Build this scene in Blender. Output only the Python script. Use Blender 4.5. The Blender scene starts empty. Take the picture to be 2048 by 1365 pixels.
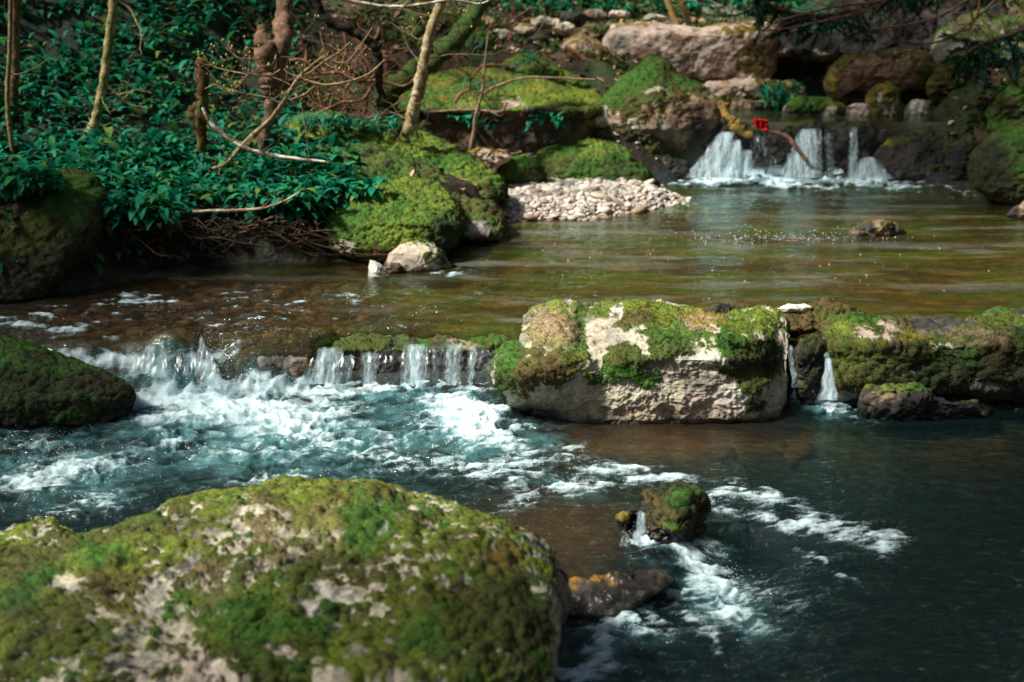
import bpy, math, random
import numpy as np
from math import radians as R

# ------------------------------------------------------------------ camera, sky, sun, exposure
SC = bpy.context.scene
CAMZ = 2.5; PITCH = 18.0; FPX = 2813.0; CX = 1024.0; CY = 682.5
cam_d = bpy.data.cameras.new("camera"); cam = bpy.data.objects.new("camera", cam_d)
SC.collection.objects.link(cam); SC.camera = cam
cam.location = (0, 0, CAMZ); cam.rotation_euler = (R(90 - PITCH), 0, 0)
cam_d.sensor_width = 36; cam_d.lens = 36 * FPX / 2048; cam_d.clip_end = 500; cam_d.clip_start = .05
cam_d.dof.use_dof = True; cam_d.dof.focus_distance = 6.75; cam_d.dof.aperture_fstop = 2.0

world = bpy.data.worlds.new("World"); SC.world = world; world.use_nodes = True
SUN_EL, SUN_ROT = 50.0, -108.0         # rotation from +Y towards +X (negative: to the left)
wn = world.node_tree; bg = wn.nodes['Background']
sky = wn.nodes.new('ShaderNodeTexSky'); sky.sky_type = 'NISHITA'; sky.sun_disc = False
sky.sun_elevation = R(SUN_EL); sky.sun_rotation = R(SUN_ROT); sky.air_density = .8; sky.dust_density = 4.5; sky.ozone_density = .6
wn.links.new(sky.outputs[0], bg.inputs[0]); bg.inputs[1].default_value = 0.05
sl = bpy.data.lights.new("sun", 'SUN'); sun = bpy.data.objects.new("sun", sl); SC.collection.objects.link(sun)
sl.energy = 5.0; sl.angle = R(7); sl.color = (1.0, .95, .86)
_e, _a = R(SUN_EL), R(SUN_ROT)
from mathutils import Vector
_sd = Vector((math.sin(_a) * math.cos(_e), math.cos(_a) * math.cos(_e), math.sin(_e)))
sun.rotation_euler = _sd.to_track_quat('Z', 'Y').to_euler(); sun.location = _sd * 60
SC.view_settings.view_transform = 'Standard'; SC.view_settings.look = 'None'
SC.view_settings.exposure = 0.7; SC.view_settings.gamma = 1.0
SC.cycles.use_denoising = True
SC.cycles.max_bounces = 7; SC.cycles.diffuse_bounces = 3; SC.cycles.glossy_bounces = 2
SC.cycles.transmission_bounces = 4; SC.cycles.transparent_max_bounces = 10
SC.cycles.caustics_reflective = False; SC.cycles.caustics_refractive = False
SC.cycles.sample_clamp_indirect = 4.0

# ------------------------------------------------------------------ projection helpers (photo pixels <-> world)
cp, sp = math.cos(R(PITCH)), math.sin(R(PITCH))
def rays(px, py):
    u = (np.asarray(px, float) - CX) / FPX; v = (CY - np.asarray(py, float)) / FPX
    return u + 0 * v, cp + sp * v, cp * v - sp
def at_Y(px, py, Y):
    dx, dy, dz = rays(px, py); t = Y / dy
    return np.stack([dx * t, dy * t + 0 * dx, CAMZ + dz * t], -1)
def at_z(px, py, z):
    dx, dy, dz = rays(px, py); t = (z - CAMZ) / dz
    return np.stack([dx * t, dy * t + 0 * dx, CAMZ + dz * t], -1)
def proj(P):
    x, y, z = P[..., 0], P[..., 1], P[..., 2] - CAMZ
    d = y * cp - z * sp; v = y * sp + z * cp
    d = np.maximum(d, .05)
    return CX + FPX * x / d, CY - FPX * v / d
def Yz(py, z):
    return float(at_z(CX, py, z)[1])

# ------------------------------------------------------------------ noise
_rs = np.random.RandomState(7)
PERM = _rs.permutation(256).astype(np.int32); PERM = np.concatenate([PERM, PERM, PERM])
G3 = _rs.normal(size=(256, 3)); G3 /= np.linalg.norm(G3, axis=1)[:, None]; G3 = G3.astype(np.float32)
G2 = _rs.normal(size=(256, 2)); G2 /= np.linalg.norm(G2, axis=1)[:, None]; G2 = G2.astype(np.float32)
def pn3(P):
    P = np.asarray(P, np.float32).reshape(-1, 3); I = np.floor(P).astype(np.int32); Fr = P - I; I &= 255
    w = Fr * Fr * Fr * (Fr * (Fr * 6 - 15) + 10); out = np.zeros(len(P), np.float32)
    for a in (0, 1):
        for b in (0, 1):
            for c in (0, 1):
                h = PERM[PERM[PERM[I[:, 0] + a] + I[:, 1] + b] + I[:, 2] + c]
                g = G3[h]; d = g[:, 0] * (Fr[:, 0] - a) + g[:, 1] * (Fr[:, 1] - b) + g[:, 2] * (Fr[:, 2] - c)
                out += d * (w[:, 0] if a else 1 - w[:, 0]) * (w[:, 1] if b else 1 - w[:, 1]) * (w[:, 2] if c else 1 - w[:, 2])
    return out * 1.6
def pn2(x, y):
    sh = np.shape(x); x = np.asarray(x, np.float32).ravel(); y = np.asarray(y, np.float32).ravel()
    ix = np.floor(x).astype(np.int32); iy = np.floor(y).astype(np.int32); fx = x - ix; fy = y - iy; ix &= 255; iy &= 255
    wx = fx * fx * fx * (fx * (fx * 6 - 15) + 10); wy = fy * fy * fy * (fy * (fy * 6 - 15) + 10)
    out = 0
    for a in (0, 1):
        for b in (0, 1):
            g = G2[PERM[PERM[ix + a] + iy + b]]
            out = out + (g[:, 0] * (fx - a) + g[:, 1] * (fy - b)) * (wx if a else 1 - wx) * (wy if b else 1 - wy)
    return (out * 1.5).reshape(sh)
def fbm3(P, n=4, g=.5, l=2.07):
    a, s, o = 1., 1., 0.
    for i in range(n):
        o = o + a * pn3(P * s + 17.3 * i); a *= g; s *= l
    return o
def fbm2(x, y, n=4, g=.5, l=2.07):
    a, s, o = 1., 1., 0.
    for i in range(n):
        o = o + a * pn2(x * s + 13.7 * i, y * s - 7.1 * i); a *= g; s *= l
    return o
def sstep(a, b, x):
    t = np.clip((x - a) / (b - a), 0, 1); return t * t * (3 - 2 * t)
def lerp(a, b, t): return a + (b - a) * t

# ------------------------------------------------------------------ mesh + object helpers
COL = SC.collection
def mesh(name, V, F, mats, attrs=None, smooth=True, matidx=None):
    """V (n,3), F list of int arrays (each (m,3) or (m,4))"""
    V = np.asarray(V, np.float32); Fs = F if isinstance(F, (list, tuple)) else [F]
    Fs = [np.asarray(f, np.int32) for f in Fs if len(f)]
    me = bpy.data.meshes.new(name)
    loops = np.concatenate([f.ravel() for f in Fs]); tot = np.concatenate([np.full(len(f), f.shape[1], np.int32) for f in Fs])
    st = np.concatenate([[0], np.cumsum(tot)[:-1]]).astype(np.int32)
    me.vertices.add(len(V)); me.vertices.foreach_set('co', V.ravel())
    me.loops.add(len(loops)); me.loops.foreach_set('vertex_index', loops)
    me.polygons.add(len(tot)); me.polygons.foreach_set('loop_start', st); me.polygons.foreach_set('loop_total', tot)
    me.polygons.foreach_set('use_smooth', np.full(len(tot), bool(smooth)))
    for m in (mats if isinstance(mats, (list, tuple)) else [mats]): me.materials.append(m)
    if matidx is not None: me.polygons.foreach_set('material_index', np.asarray(matidx, np.int32))
    for k, a in (attrs or {}).items():
        a = np.asarray(a, np.float32)
        if a.ndim == 1:
            at = me.attributes.new(k, 'FLOAT', 'POINT'); at.data.foreach_set('value', a)
        else:
            if a.shape[1] == 3: a = np.concatenate([a, np.ones((len(a), 1), np.float32)], 1)
            at = me.attributes.new(k, 'FLOAT_COLOR', 'POINT'); at.data.foreach_set('color', a.ravel())
    me.update(calc_edges=True); me.validate()
    return me
def obj(name, me, parent=None, loc=None):
    o = bpy.data.objects.new(name, me); COL.objects.link(o)
    if parent is not None: o.parent = parent
    if loc is not None: o.location = loc
    return o
def tag(o, label=None, cat=None, group=None, kind=None):
    if label: o['label'] = label
    if cat: o['category'] = cat
    if group: o['group'] = group
    if kind: o['kind'] = kind
    return o
def empty(name, loc, label, cat, group=None):
    o = bpy.data.objects.new(name, None); COL.objects.link(o); o.location = loc; o.empty_display_size = .1
    return tag(o, label, cat, group)
def vnormals(V, F):
    a = V[F[:, 0]]; b = V[F[:, 1]]; c = V[F[:, 2]]; d = V[F[:, -1]]
    n = np.cross(c - a, d - b) if F.shape[1] == 4 else np.cross(b - a, c - a)
    N = np.zeros_like(V)
    for k in range(F.shape[1]): 
        for ax in range(3): N[:, ax] += np.bincount(F[:, k], n[:, ax], len(V))
    return N / np.maximum(np.linalg.norm(N, axis=1), 1e-12)[:, None]

# ------------------------------------------------------------------ materials
def newmat(name):
    m = bpy.data.materials.new(name); m.use_nodes = True; nt = m.node_tree
    for n in list(nt.nodes): nt.nodes.remove(n)
    out = nt.nodes.new('ShaderNodeOutputMaterial')
    return m, nt, out
def nd(nt, t, **kw):
    n = nt.nodes.new(t)
    for k, v in kw.items():
        if k.startswith('i_'):
            key = k[2:]; key = int(key) if key.isdigit() else key.replace('_', ' ')
            n.inputs[key].default_value = v
        else: setattr(n, k, v)
    return n
def L(nt, a, b): nt.links.new(a, b)
def noise(nt, scale, detail=3, rough=.55, coord=None):
    n = nd(nt, 'ShaderNodeTexNoise'); n.inputs['Scale'].default_value = scale; n.inputs['Detail'].default_value = detail
    n.inputs['Roughness'].default_value = rough
    if coord is not None: L(nt, coord, n.inputs['Vector'])
    return n
def mrange(nt, src, a, b, c=0., d=1.):
    n = nd(nt, 'ShaderNodeMapRange'); L(nt, src, n.inputs[0])
    for i, v in zip((1, 2, 3, 4), (a, b, c, d)): n.inputs[i].default_value = v
    return n.outputs[0]
def mathn(nt, op, a, b=None):
    n = nd(nt, 'ShaderNodeMath', operation=op)
    for i, s in enumerate((a, b)):
        if s is None: continue
        if isinstance(s, (int, float)): n.inputs[i].default_value = s
        else: L(nt, s, n.inputs[i])
    return n.outputs[0]
def mixc(nt, fac, a, b, blend='MIX'):
    n = nd(nt, 'ShaderNodeMix', data_type='RGBA', blend_type=blend)
    for i, s in zip((0, 6, 7), (fac, a, b)):
        if isinstance(s, (int, float)): n.inputs[i].default_value = s
        elif isinstance(s, tuple): n.inputs[i].default_value = (*s, 1)
        else: L(nt, s, n.inputs[i])
    return n.outputs[2]
def attr(nt, name): return nd(nt, 'ShaderNodeAttribute', attribute_name=name)

def make_rock_mat():
    m, nt, out = newmat('mossy_rock'); pos = nd(nt, 'ShaderNodeNewGeometry').outputs['Position']
    a_st, a_mc, a_m, a_w = attr(nt, 'stone'), attr(nt, 'mcol'), attr(nt, 'moss'), attr(nt, 'wet')
    n1 = noise(nt, 28, 5, .65, pos); n2 = noise(nt, 130, 3, .6, pos); n3 = noise(nt, 9, 4, .6, pos)
    v = nd(nt, 'ShaderNodeTexVoronoi'); v.inputs['Scale'].default_value = 60; L(nt, pos, v.inputs['Vector'])
    s = mixc(nt, 1.0, a_st.outputs['Color'], mrange(nt, n1.outputs[0], .3, .7, .62, 1.28), 'MULTIPLY')
    s = mixc(nt, 1.0, s, mrange(nt, n2.outputs[0], .3, .7, .8, 1.15), 'MULTIPLY')
    spots = mrange(nt, n1.outputs[0], .36, .30, 0, .8)
    s = mixc(nt, spots, s, (.035, .032, .028))
    s = mixc(nt, mrange(nt, n3.outputs[0], .6, .72, 0, .3), s, (.24, .16, .10))
    mc = mixc(nt, 1.0, a_mc.outputs['Color'], mrange(nt, n2.outputs[0], .3, .7, .55, 1.4), 'MULTIPLY')
    mc = mixc(nt, 1.0, mc, mrange(nt, n1.outputs[0], .3, .7, .6, 1.35), 'MULTIPLY')
    mf = mathn(nt, 'ADD', a_m.outputs['Fac'], mathn(nt, 'MULTIPLY', mathn(nt, 'SUBTRACT', n1.outputs[0], .5), .55))
    mf = mrange(nt, mf, .42, .56)
    col = mixc(nt, mf, s, mc)
    wet = a_w.outputs['Fac']
    col = mixc(nt, mathn(nt, 'MULTIPLY', wet, .75), col, (.012, .011, .009))
    bs = nd(nt, 'ShaderNodeBsdfPrincipled'); L(nt, col, bs.inputs['Base Color'])
    L(nt, mrange(nt, wet, 0, 1, .9, .28), bs.inputs['Roughness']); bs.inputs['Specular IOR Level'].default_value = .35
    h = mathn(nt, 'ADD', mathn(nt, 'MULTIPLY', n1.outputs[0], 1.0), mathn(nt, 'MULTIPLY', n2.outputs[0], .35))
    b = nd(nt, 'ShaderNodeBump'); L(nt, mrange(nt, mf, 0, 1, .45, .9), b.inputs['Strength']); b.inputs['Distance'].default_value = .008
    L(nt, h, b.inputs['Height']); L(nt, b.outputs[0], bs.inputs['Normal']); L(nt, bs.outputs[0], out.inputs[0])
    return m
def make_leafy(name, rough=.6, trans=.25, spec=.3):
    m, nt, out = newmat(name); a = attr(nt, 'col')
    bs = nd(nt, 'ShaderNodeBsdfPrincipled'); L(nt, a.outputs['Color'], bs.inputs['Base Color'])
    bs.inputs['Roughness'].default_value = rough; bs.inputs['Specular IOR Level'].default_value = spec
    tr = nd(nt, 'ShaderNodeBsdfTranslucent'); L(nt, a.outputs['Color'], tr.inputs[0])
    mx = nd(nt, 'ShaderNodeMixShader'); mx.inputs[0].default_value = trans
    L(nt, bs.outputs[0], mx.inputs[1]); L(nt, tr.outputs[0], mx.inputs[2]); L(nt, mx.outputs[0], out.inputs[0])
    return m
def make_ground_mat():
    m, nt, out = newmat('forest_soil'); pos = nd(nt, 'ShaderNodeNewGeometry').outputs['Position']; a = attr(nt, 'col')
    n1 = noise(nt, 14, 6, .7, pos); n2 = noise(nt, 60, 4, .6, pos)
    c = mixc(nt, 1.0, a.outputs['Color'], mrange(nt, n1.outputs[0], .3, .7, .35, 1.6), 'MULTIPLY')
    c = mixc(nt, 1.0, c, mrange(nt, n2.outputs[0], .3, .7, .6, 1.35), 'MULTIPLY')
    bs = nd(nt, 'ShaderNodeBsdfPrincipled'); L(nt, c, bs.inputs['Base Color']); bs.inputs['Roughness'].default_value = .9
    b = nd(nt, 'ShaderNodeBump'); b.inputs['Strength'].default_value = 1; b.inputs['Distance'].default_value = .04
    L(nt, n1.outputs[0], b.inputs['Height']); L(nt, b.outputs[0], bs.inputs['Normal']); L(nt, bs.outputs[0], out.inputs[0])
    return m
def make_colored(name, rough=.8, spec=.3, nscale=60, lo=.6, hi=1.3, bump=.01):
    m, nt, out = newmat(name); pos = nd(nt, 'ShaderNodeNewGeometry').outputs['Position']; a = attr(nt, 'col')
    n1 = noise(nt, nscale, 4, .65, pos)
    c = mixc(nt, 1.0, a.outputs['Color'], mrange(nt, n1.outputs[0], .3, .7, lo, hi), 'MULTIPLY')
    bs = nd(nt, 'ShaderNodeBsdfPrincipled'); L(nt, c, bs.inputs['Base Color']); bs.inputs['Roughness'].default_value = rough
    bs.inputs['Specular IOR Level'].default_value = spec
    b = nd(nt, 'ShaderNodeBump'); b.inputs['Strength'].default_value = .8; b.inputs['Distance'].default_value = bump
    L(nt, n1.outputs[0], b.inputs['Height']); L(nt, b.outputs[0], bs.inputs['Normal']); L(nt, bs.outputs[0], out.inputs[0])
    return m
def make_water_mat():
    m, nt, out = newmat('stream_water'); geo = nd(nt, 'ShaderNodeNewGeometry'); pos = geo.outputs['Position']
    af, aa, ar = attr(nt, 'foam'), attr(nt, 'aer'), attr(nt, 'rip')
    # ripple bump, finer across the flow
    mp = nd(nt, 'ShaderNodeMapping'); mp.inputs['Scale'].default_value = (.75, 1.5, 1.0); L(nt, pos, mp.inputs[0])
    w1 = noise(nt, 16, 4, .6, mp.outputs[0]); w1.inputs['Distortion'].default_value = .6
    w2 = noise(nt, 75, 3, .6, mp.outputs[0])
    h = mathn(nt, 'ADD', w1.outputs[0], mathn(nt, 'MULTIPLY', w2.outputs[0], .3))
    b = nd(nt, 'ShaderNodeBump'); b.inputs['Distance'].default_value = .018
    L(nt, mrange(nt, ar.outputs['Fac'], 0, 1, .16, 1.), b.inputs['Strength']); L(nt, h, b.inputs['Height'])
    fr = nd(nt, 'ShaderNodeFresnel'); fr.inputs[0].default_value = 1.33; L(nt, b.outputs[0], fr.inputs['Normal'])
    tr = nd(nt, 'ShaderNodeBsdfTransparent'); L(nt, attr(nt, 'wcol').outputs['Color'], tr.inputs[0])
    gl = nd(nt, 'ShaderNodeBsdfGlossy'); gl.inputs['Roughness'].default_value = .06; L(nt, b.outputs[0], gl.inputs['Normal'])
    gl.inputs['Color'].default_value = (.72, .93, .92, 1)
    # aerated water: teal body; bcol also carries murk with painted sky streaks
    df = nd(nt, 'ShaderNodeBsdfDiffuse'); L(nt, b.outputs[0], df.inputs['Normal'])
    L(nt, attr(nt, 'bcol').outputs['Color'], df.inputs[0])
    body = nd(nt, 'ShaderNodeMixShader'); L(nt, aa.outputs['Fac'], body.inputs[0]); L(nt, tr.outputs[0], body.inputs[1]); L(nt, df.outputs[0], body.inputs[2])
    surf = nd(nt, 'ShaderNodeMixShader'); L(nt, mathn(nt, 'MINIMUM', mathn(nt, 'MULTIPLY', fr.outputs[0], 1.8), 1.), surf.inputs[0]); L(nt, body.outputs[0], surf.inputs[1]); L(nt, gl.outputs[0], surf.inputs[2])
    # foam, broken by fine noise
    mpf = nd(nt, 'ShaderNodeMapping'); mpf.inputs['Scale'].default_value = (.55, 1.25, 1.0); mpf.inputs['Rotation'].default_value = (0, 0, R(-14)); L(nt, pos, mpf.inputs[0])
    f1 = noise(nt, 42, 6, .72, mpf.outputs[0]); f1.inputs['Distortion'].default_value = .7
    f2 = noise(nt, 210, 3, .65, mpf.outputs[0])
    fm = mathn(nt, 'ADD', af.outputs['Fac'], mathn(nt, 'MULTIPLY', mathn(nt, 'SUBTRACT', f1.outputs[0], .5), 1.3))
    fm = mathn(nt, 'ADD', fm, mathn(nt, 'MULTIPLY', mathn(nt, 'SUBTRACT', f2.outputs[0], .5), 1.1))
    fac = mrange(nt, fm, .30, 1.15)
    fd = nd(nt, 'ShaderNodeBsdfDiffuse'); fd.inputs[0].default_value = (.62, .80, .84, 1)
    b2 = nd(nt, 'ShaderNodeBump'); b2.inputs['Distance'].default_value = .02; b2.inputs['Strength'].default_value = .35
    L(nt, f1.outputs[0], b2.inputs['Height']); L(nt, b2.outputs[0], fd.inputs['Normal'])
    fin = nd(nt, 'ShaderNodeMixShader'); L(nt, fac, fin.inputs[0]); L(nt, surf.outputs[0], fin.inputs[1]); L(nt, fd.outputs[0], fin.inputs[2])
    L(nt, fin.outputs[0], out.inputs[0])
    return m
def make_fall_mat():
    m, nt, out = newmat('falling_water'); a = attr(nt, 'suv'); d = attr(nt, 'dens')
    mp = nd(nt, 'ShaderNodeMapping'); mp.inputs['Scale'].default_value = (60, 26, 1); L(nt, a.outputs['Vector'], mp.inputs[0])
    n1 = noise(nt, 1, 4, .7, mp.outputs[0]); n1.inputs['Distortion'].default_value = .5
    mp2 = nd(nt, 'ShaderNodeMapping'); mp2.inputs['Scale'].default_value = (230, 130, 1); L(nt, a.outputs['Vector'], mp2.inputs[0])
    n2 = noise(nt, 1, 2, .6, mp2.outputs[0])
    s = mathn(nt, 'ADD', d.outputs['Fac'], mathn(nt, 'ADD', mathn(nt, 'MULTIPLY', mathn(nt, 'SUBTRACT', n1.outputs[0], .5), 1.35), mathn(nt, 'MULTIPLY', mathn(nt, 'SUBTRACT', n2.outputs[0], .5), .9)))
    fac = mrange(nt, s, .25, 1.15, 0, .9)
    df = nd(nt, 'ShaderNodeBsdfDiffuse'); df.inputs[0].default_value = (.60, .78, .84, 1)
    tl = nd(nt, 'ShaderNodeBsdfTranslucent'); tl.inputs[0].default_value = (.5, .72, .8, 1)
    mx = nd(nt, 'ShaderNodeMixShader'); mx.inputs[0].default_value = .3; L(nt, df.outputs[0], mx.inputs[1]); L(nt, tl.outputs[0], mx.inputs[2])
    tr = nd(nt, 'ShaderNodeBsdfTransparent'); tr.inputs[0].default_value = (.93, .97, .98, 1)
    gl = nd(nt, 'ShaderNodeBsdfGlossy'); gl.inputs['Roughness'].default_value = .3
    w = nd(nt, 'ShaderNodeMixShader'); w.inputs[0].default_value = .05; L(nt, tr.outputs[0], w.inputs[1]); L(nt, gl.outputs[0], w.inputs[2])
    fin = nd(nt, 'ShaderNodeMixShader'); L(nt, fac, fin.inputs[0]); L(nt, w.outputs[0], fin.inputs[1]); L(nt, mx.outputs[0], fin.inputs[2])
    L(nt, fin.outputs[0], out.inputs[0])
    return m
M_ROCK = make_rock_mat(); M_MOSS = make_leafy('moss', .85, .15, .15); M_LEAF = make_leafy('leaf', .58, .3, .22)
M_GROUND = make_ground_mat(); M_BARK = make_colored('bark', .85, .25, 45, .45, 1.4, .012)
M_PEB = make_colored('pebble_stone', .75, .3, 90, .75, 1.2, .004); M_WATER = make_water_mat(); M_FALL = make_fall_mat()
M_LITTER = make_colored('dry_leaf', .8, .2, 80, .7, 1.2, .004); M_CLOTH = make_colored('red_cloth', .7, .2, 120, .7, 1.15, .003)
M_SPRAY = make_colored('spray_drop', .35, .5, 100, .95, 1.05, .001)

# ------------------------------------------------------------------ stream levels and ground
UP, LOW, TOP = .22, 0., .66
def weir_Y(x):      # where the upper pool drops to the lower one
    return np.interp(x, [-6, -3.2, -1.55, -1.05, -.95, 0, .08, 1.35, 1.45, 1.62, 1.7, 6], [6.75, 6.85, 6.87, 6.92, 7.2, 7.22, 6.75, 6.75, 6.7, 6.72, 6.8, 6.8])
def weir_w(x): return np.interp(x, [-1.2, -.95, 1.4, 1.5], [.15, .05, .05, .06])
def low_line(px):   # pixel row of the little lower step
    return np.interp(px, [900, 1110, 1180, 1270, 1340, 1420, 1500, 1700, 1900, 2100, 2400], [1120, 1168, 1172, 1152, 1125, 1090, 1060, 1070, 1120, 1160, 1160])
def level(x, y):
    a = weir_Y(x); w = weir_w(x)
    z = UP * sstep(a - w, a + w * .9, y)
    px, py = proj(np.stack([x, y, np.zeros_like(x)], -1))
    z = z - .09 * sstep(-35, 30, py - low_line(px)) * (1 - sstep(1420, 1750, px))
    z = z + (TOP - UP) * sstep(11.3, 11.42, y)
    return z
def lvl_t(y): return np.interp(y, [5.4, 6.4, 7.3, 11.0, 11.9], [-.08, 0, UP, UP, TOP])
_c = lambda px, py, z=UP: tuple(at_z(px, py, z)[:2])
CHAN = [(-5, 6.6), _c(-300, 640), _c(0, 598), _c(120, 585), _c(250, 555), _c(450, 528), _c(650, 520), _c(770, 500), _c(920, 482),
        _c(1000, 468), _c(1000, 375), _c(1130, 362), _c(1290, 372), (1.25, 11.2), (1.35, 12.2), (1.7, 12.85), (3.7, 12.85), (3.4, 11.3),
        _c(1800, 355), _c(1950, 372), _c(2080, 430), _c(2400, 500), (5.5, 7.5), (5.5, -1), (-5, -1)]
CH = np.array(CHAN)
def sdist(x, y, poly):
    d = np.full(x.shape, 1e9); ins = np.zeros(x.shape, bool); n = len(poly)
    for i in range(n):
        ax, ay = poly[i]; bx, by = poly[(i + 1) % n]; ex, ey = bx - ax, by - ay
        t = np.clip(((x - ax) * ex + (y - ay) * ey) / (ex * ex + ey * ey + 1e-12), 0, 1)
        d = np.minimum(d, (x - ax - t * ex) ** 2 + (y - ay - t * ey) ** 2)
        c = ((ay > y) != (by > y)) & (x < (bx - ax) * (y - ay) / (by - ay + 1e-12) + ax); ins ^= c
    d = np.sqrt(d); return np.where(ins, -d, d)
BAR = np.array([_c(960, 372), _c(1100, 358), _c(1290, 372), _c(1395, 402), _c(1310, 425), _c(1170, 443), _c(985, 447)])
HOL = np.array([_c(1000, 372), _c(985, 470), (-.3, 9.6), (-1.0, 10.4), (-1.0, 12.05), (-.2, 12.25), (.7, 12.1), (.85, 11.4), (1.35, 11.25), _c(1300, 365), _c(1130, 352)])
def ground_z(x, y):
    sh = x.shape; x = x.ravel(); y = y.ravel()
    lv = lvl_t(y); d = sdist(x, y, CH) + .05 * fbm2(x * 2.3, y * 2.3, 2)
    n = fbm2(x * 1.6, y * 1.6, 4); nf = fbm2(x * 8, y * 8, 3)
    px, py = proj(np.stack([x, y, lv], -1))
    dep = .34 - .22 * np.exp(-((px - 330) / 420) ** 2 - ((py - 620) / 75) ** 2) + .10 * np.exp(-((px - 1500) / 300) ** 2 - ((py - 480) / 60) ** 2)
    bed = lv - dep * sstep(0, .35, -d) + .04 * n + .018 * nf
    bank = .30 * sstep(-.02, .16, d) + .13 * np.clip(d, 0, 1.7) + .42 * np.clip(d - 1.7, 0, 8) + .75 * np.clip(d - 9.7, 0, 60)
    bank = bank * np.where(y > 3.0, 1, .6)
    z = np.where(d > 0, lv + bank + .05 * n * sstep(0, .5, d) + .02 * nf, bed)
    hol = -sdist(x, y, HOL); z = lerp(z, np.minimum(z, lv + .02 + .02 * n), sstep(-.05, .12, hol))
    b = -sdist(x, y, BAR)
    z = np.maximum(z, lv - .12 + .20 * sstep(-.22, .30, b) + .012 * nf)
    return z.reshape(sh)
def gz(x, y): return float(ground_z(np.array([float(x)]), np.array([float(y)]))[0])

def grid_faces(n, m):
    i = np.arange(n - 1)[:, None] * m + np.arange(m - 1)[None, :]
    return np.stack([i, i + 1, i + m + 1, i + m], -1).reshape(-1, 4)
def build_ground():
    xs = np.concatenate([-np.geomspace(70, 6.2, 46), np.arange(-6, 6.01, .032), np.geomspace(6.2, 70, 46)])
    ys = np.concatenate([np.linspace(-30, 2.3, 16), np.arange(2.5, 16, .032), np.geomspace(16.1, 80, 70)])
    X, Y = np.meshgrid(xs, ys); Z = ground_z(X, Y)
    V = np.stack([X, Y, Z], -1).reshape(-1, 3)
    x, y, z = V.T; px, py = proj(V); d = sdist(x, y, CH)
    n = fbm2(x * 3, y * 3, 4); n2 = fbm2(x * 9 + 5, y * 9, 3)
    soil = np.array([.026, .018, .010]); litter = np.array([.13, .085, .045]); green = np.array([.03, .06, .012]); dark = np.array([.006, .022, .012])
    c = lerp(soil[None], litter[None], sstep(.0, .6, n + .3 * n2)[:, None] * .6)
    g = sstep(.0, .35, fbm2(x * 1.3 + 9, y * 1.3, 3))[:, None]
    c = lerp(c, green[None], g * .8)
    gl_ = (sstep(14.2, 15.5, y) * (y < 40) * sstep(-3.5, -2.0, x))[:, None]; gn = fbm2(x * .9 + 30, y * .9, 3)[:, None]  # unseen slope coloured brighter, with glade tones, to lighten the pool reflections
    c = lerp(c, np.where(gn > .3, np.array([[.42, .40, .33]]), np.where(gn > -.1, np.array([[.13, .17, .02]]), np.array([[.20, .13, .04]]))), gl_ * .9)
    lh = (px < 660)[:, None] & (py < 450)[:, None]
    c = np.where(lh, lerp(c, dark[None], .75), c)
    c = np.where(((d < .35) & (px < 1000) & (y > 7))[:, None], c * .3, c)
    # stream bed: brown, amber and olive gravel
    b1 = np.array([.20, .115, .035]); b2 = np.array([.10, .10, .02]); b3 = np.array([.30, .23, .15]); b4 = np.array([.02, .03, .03])
    bed = lerp(b1[None], b2[None], sstep(-.3, .4, n)[:, None]); bed = lerp(bed, b3[None], sstep(.15, .6, n2)[:, None] * .8)
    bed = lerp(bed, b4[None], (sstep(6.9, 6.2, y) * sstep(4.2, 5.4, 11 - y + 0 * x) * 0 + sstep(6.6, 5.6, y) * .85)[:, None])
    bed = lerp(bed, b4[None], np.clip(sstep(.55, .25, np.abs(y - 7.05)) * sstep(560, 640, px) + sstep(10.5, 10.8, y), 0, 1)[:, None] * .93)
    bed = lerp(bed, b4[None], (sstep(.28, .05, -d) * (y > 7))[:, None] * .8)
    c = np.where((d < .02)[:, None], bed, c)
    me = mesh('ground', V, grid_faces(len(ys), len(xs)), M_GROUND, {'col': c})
    tag(obj('ground', me), kind='structure')
build_ground()

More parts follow.
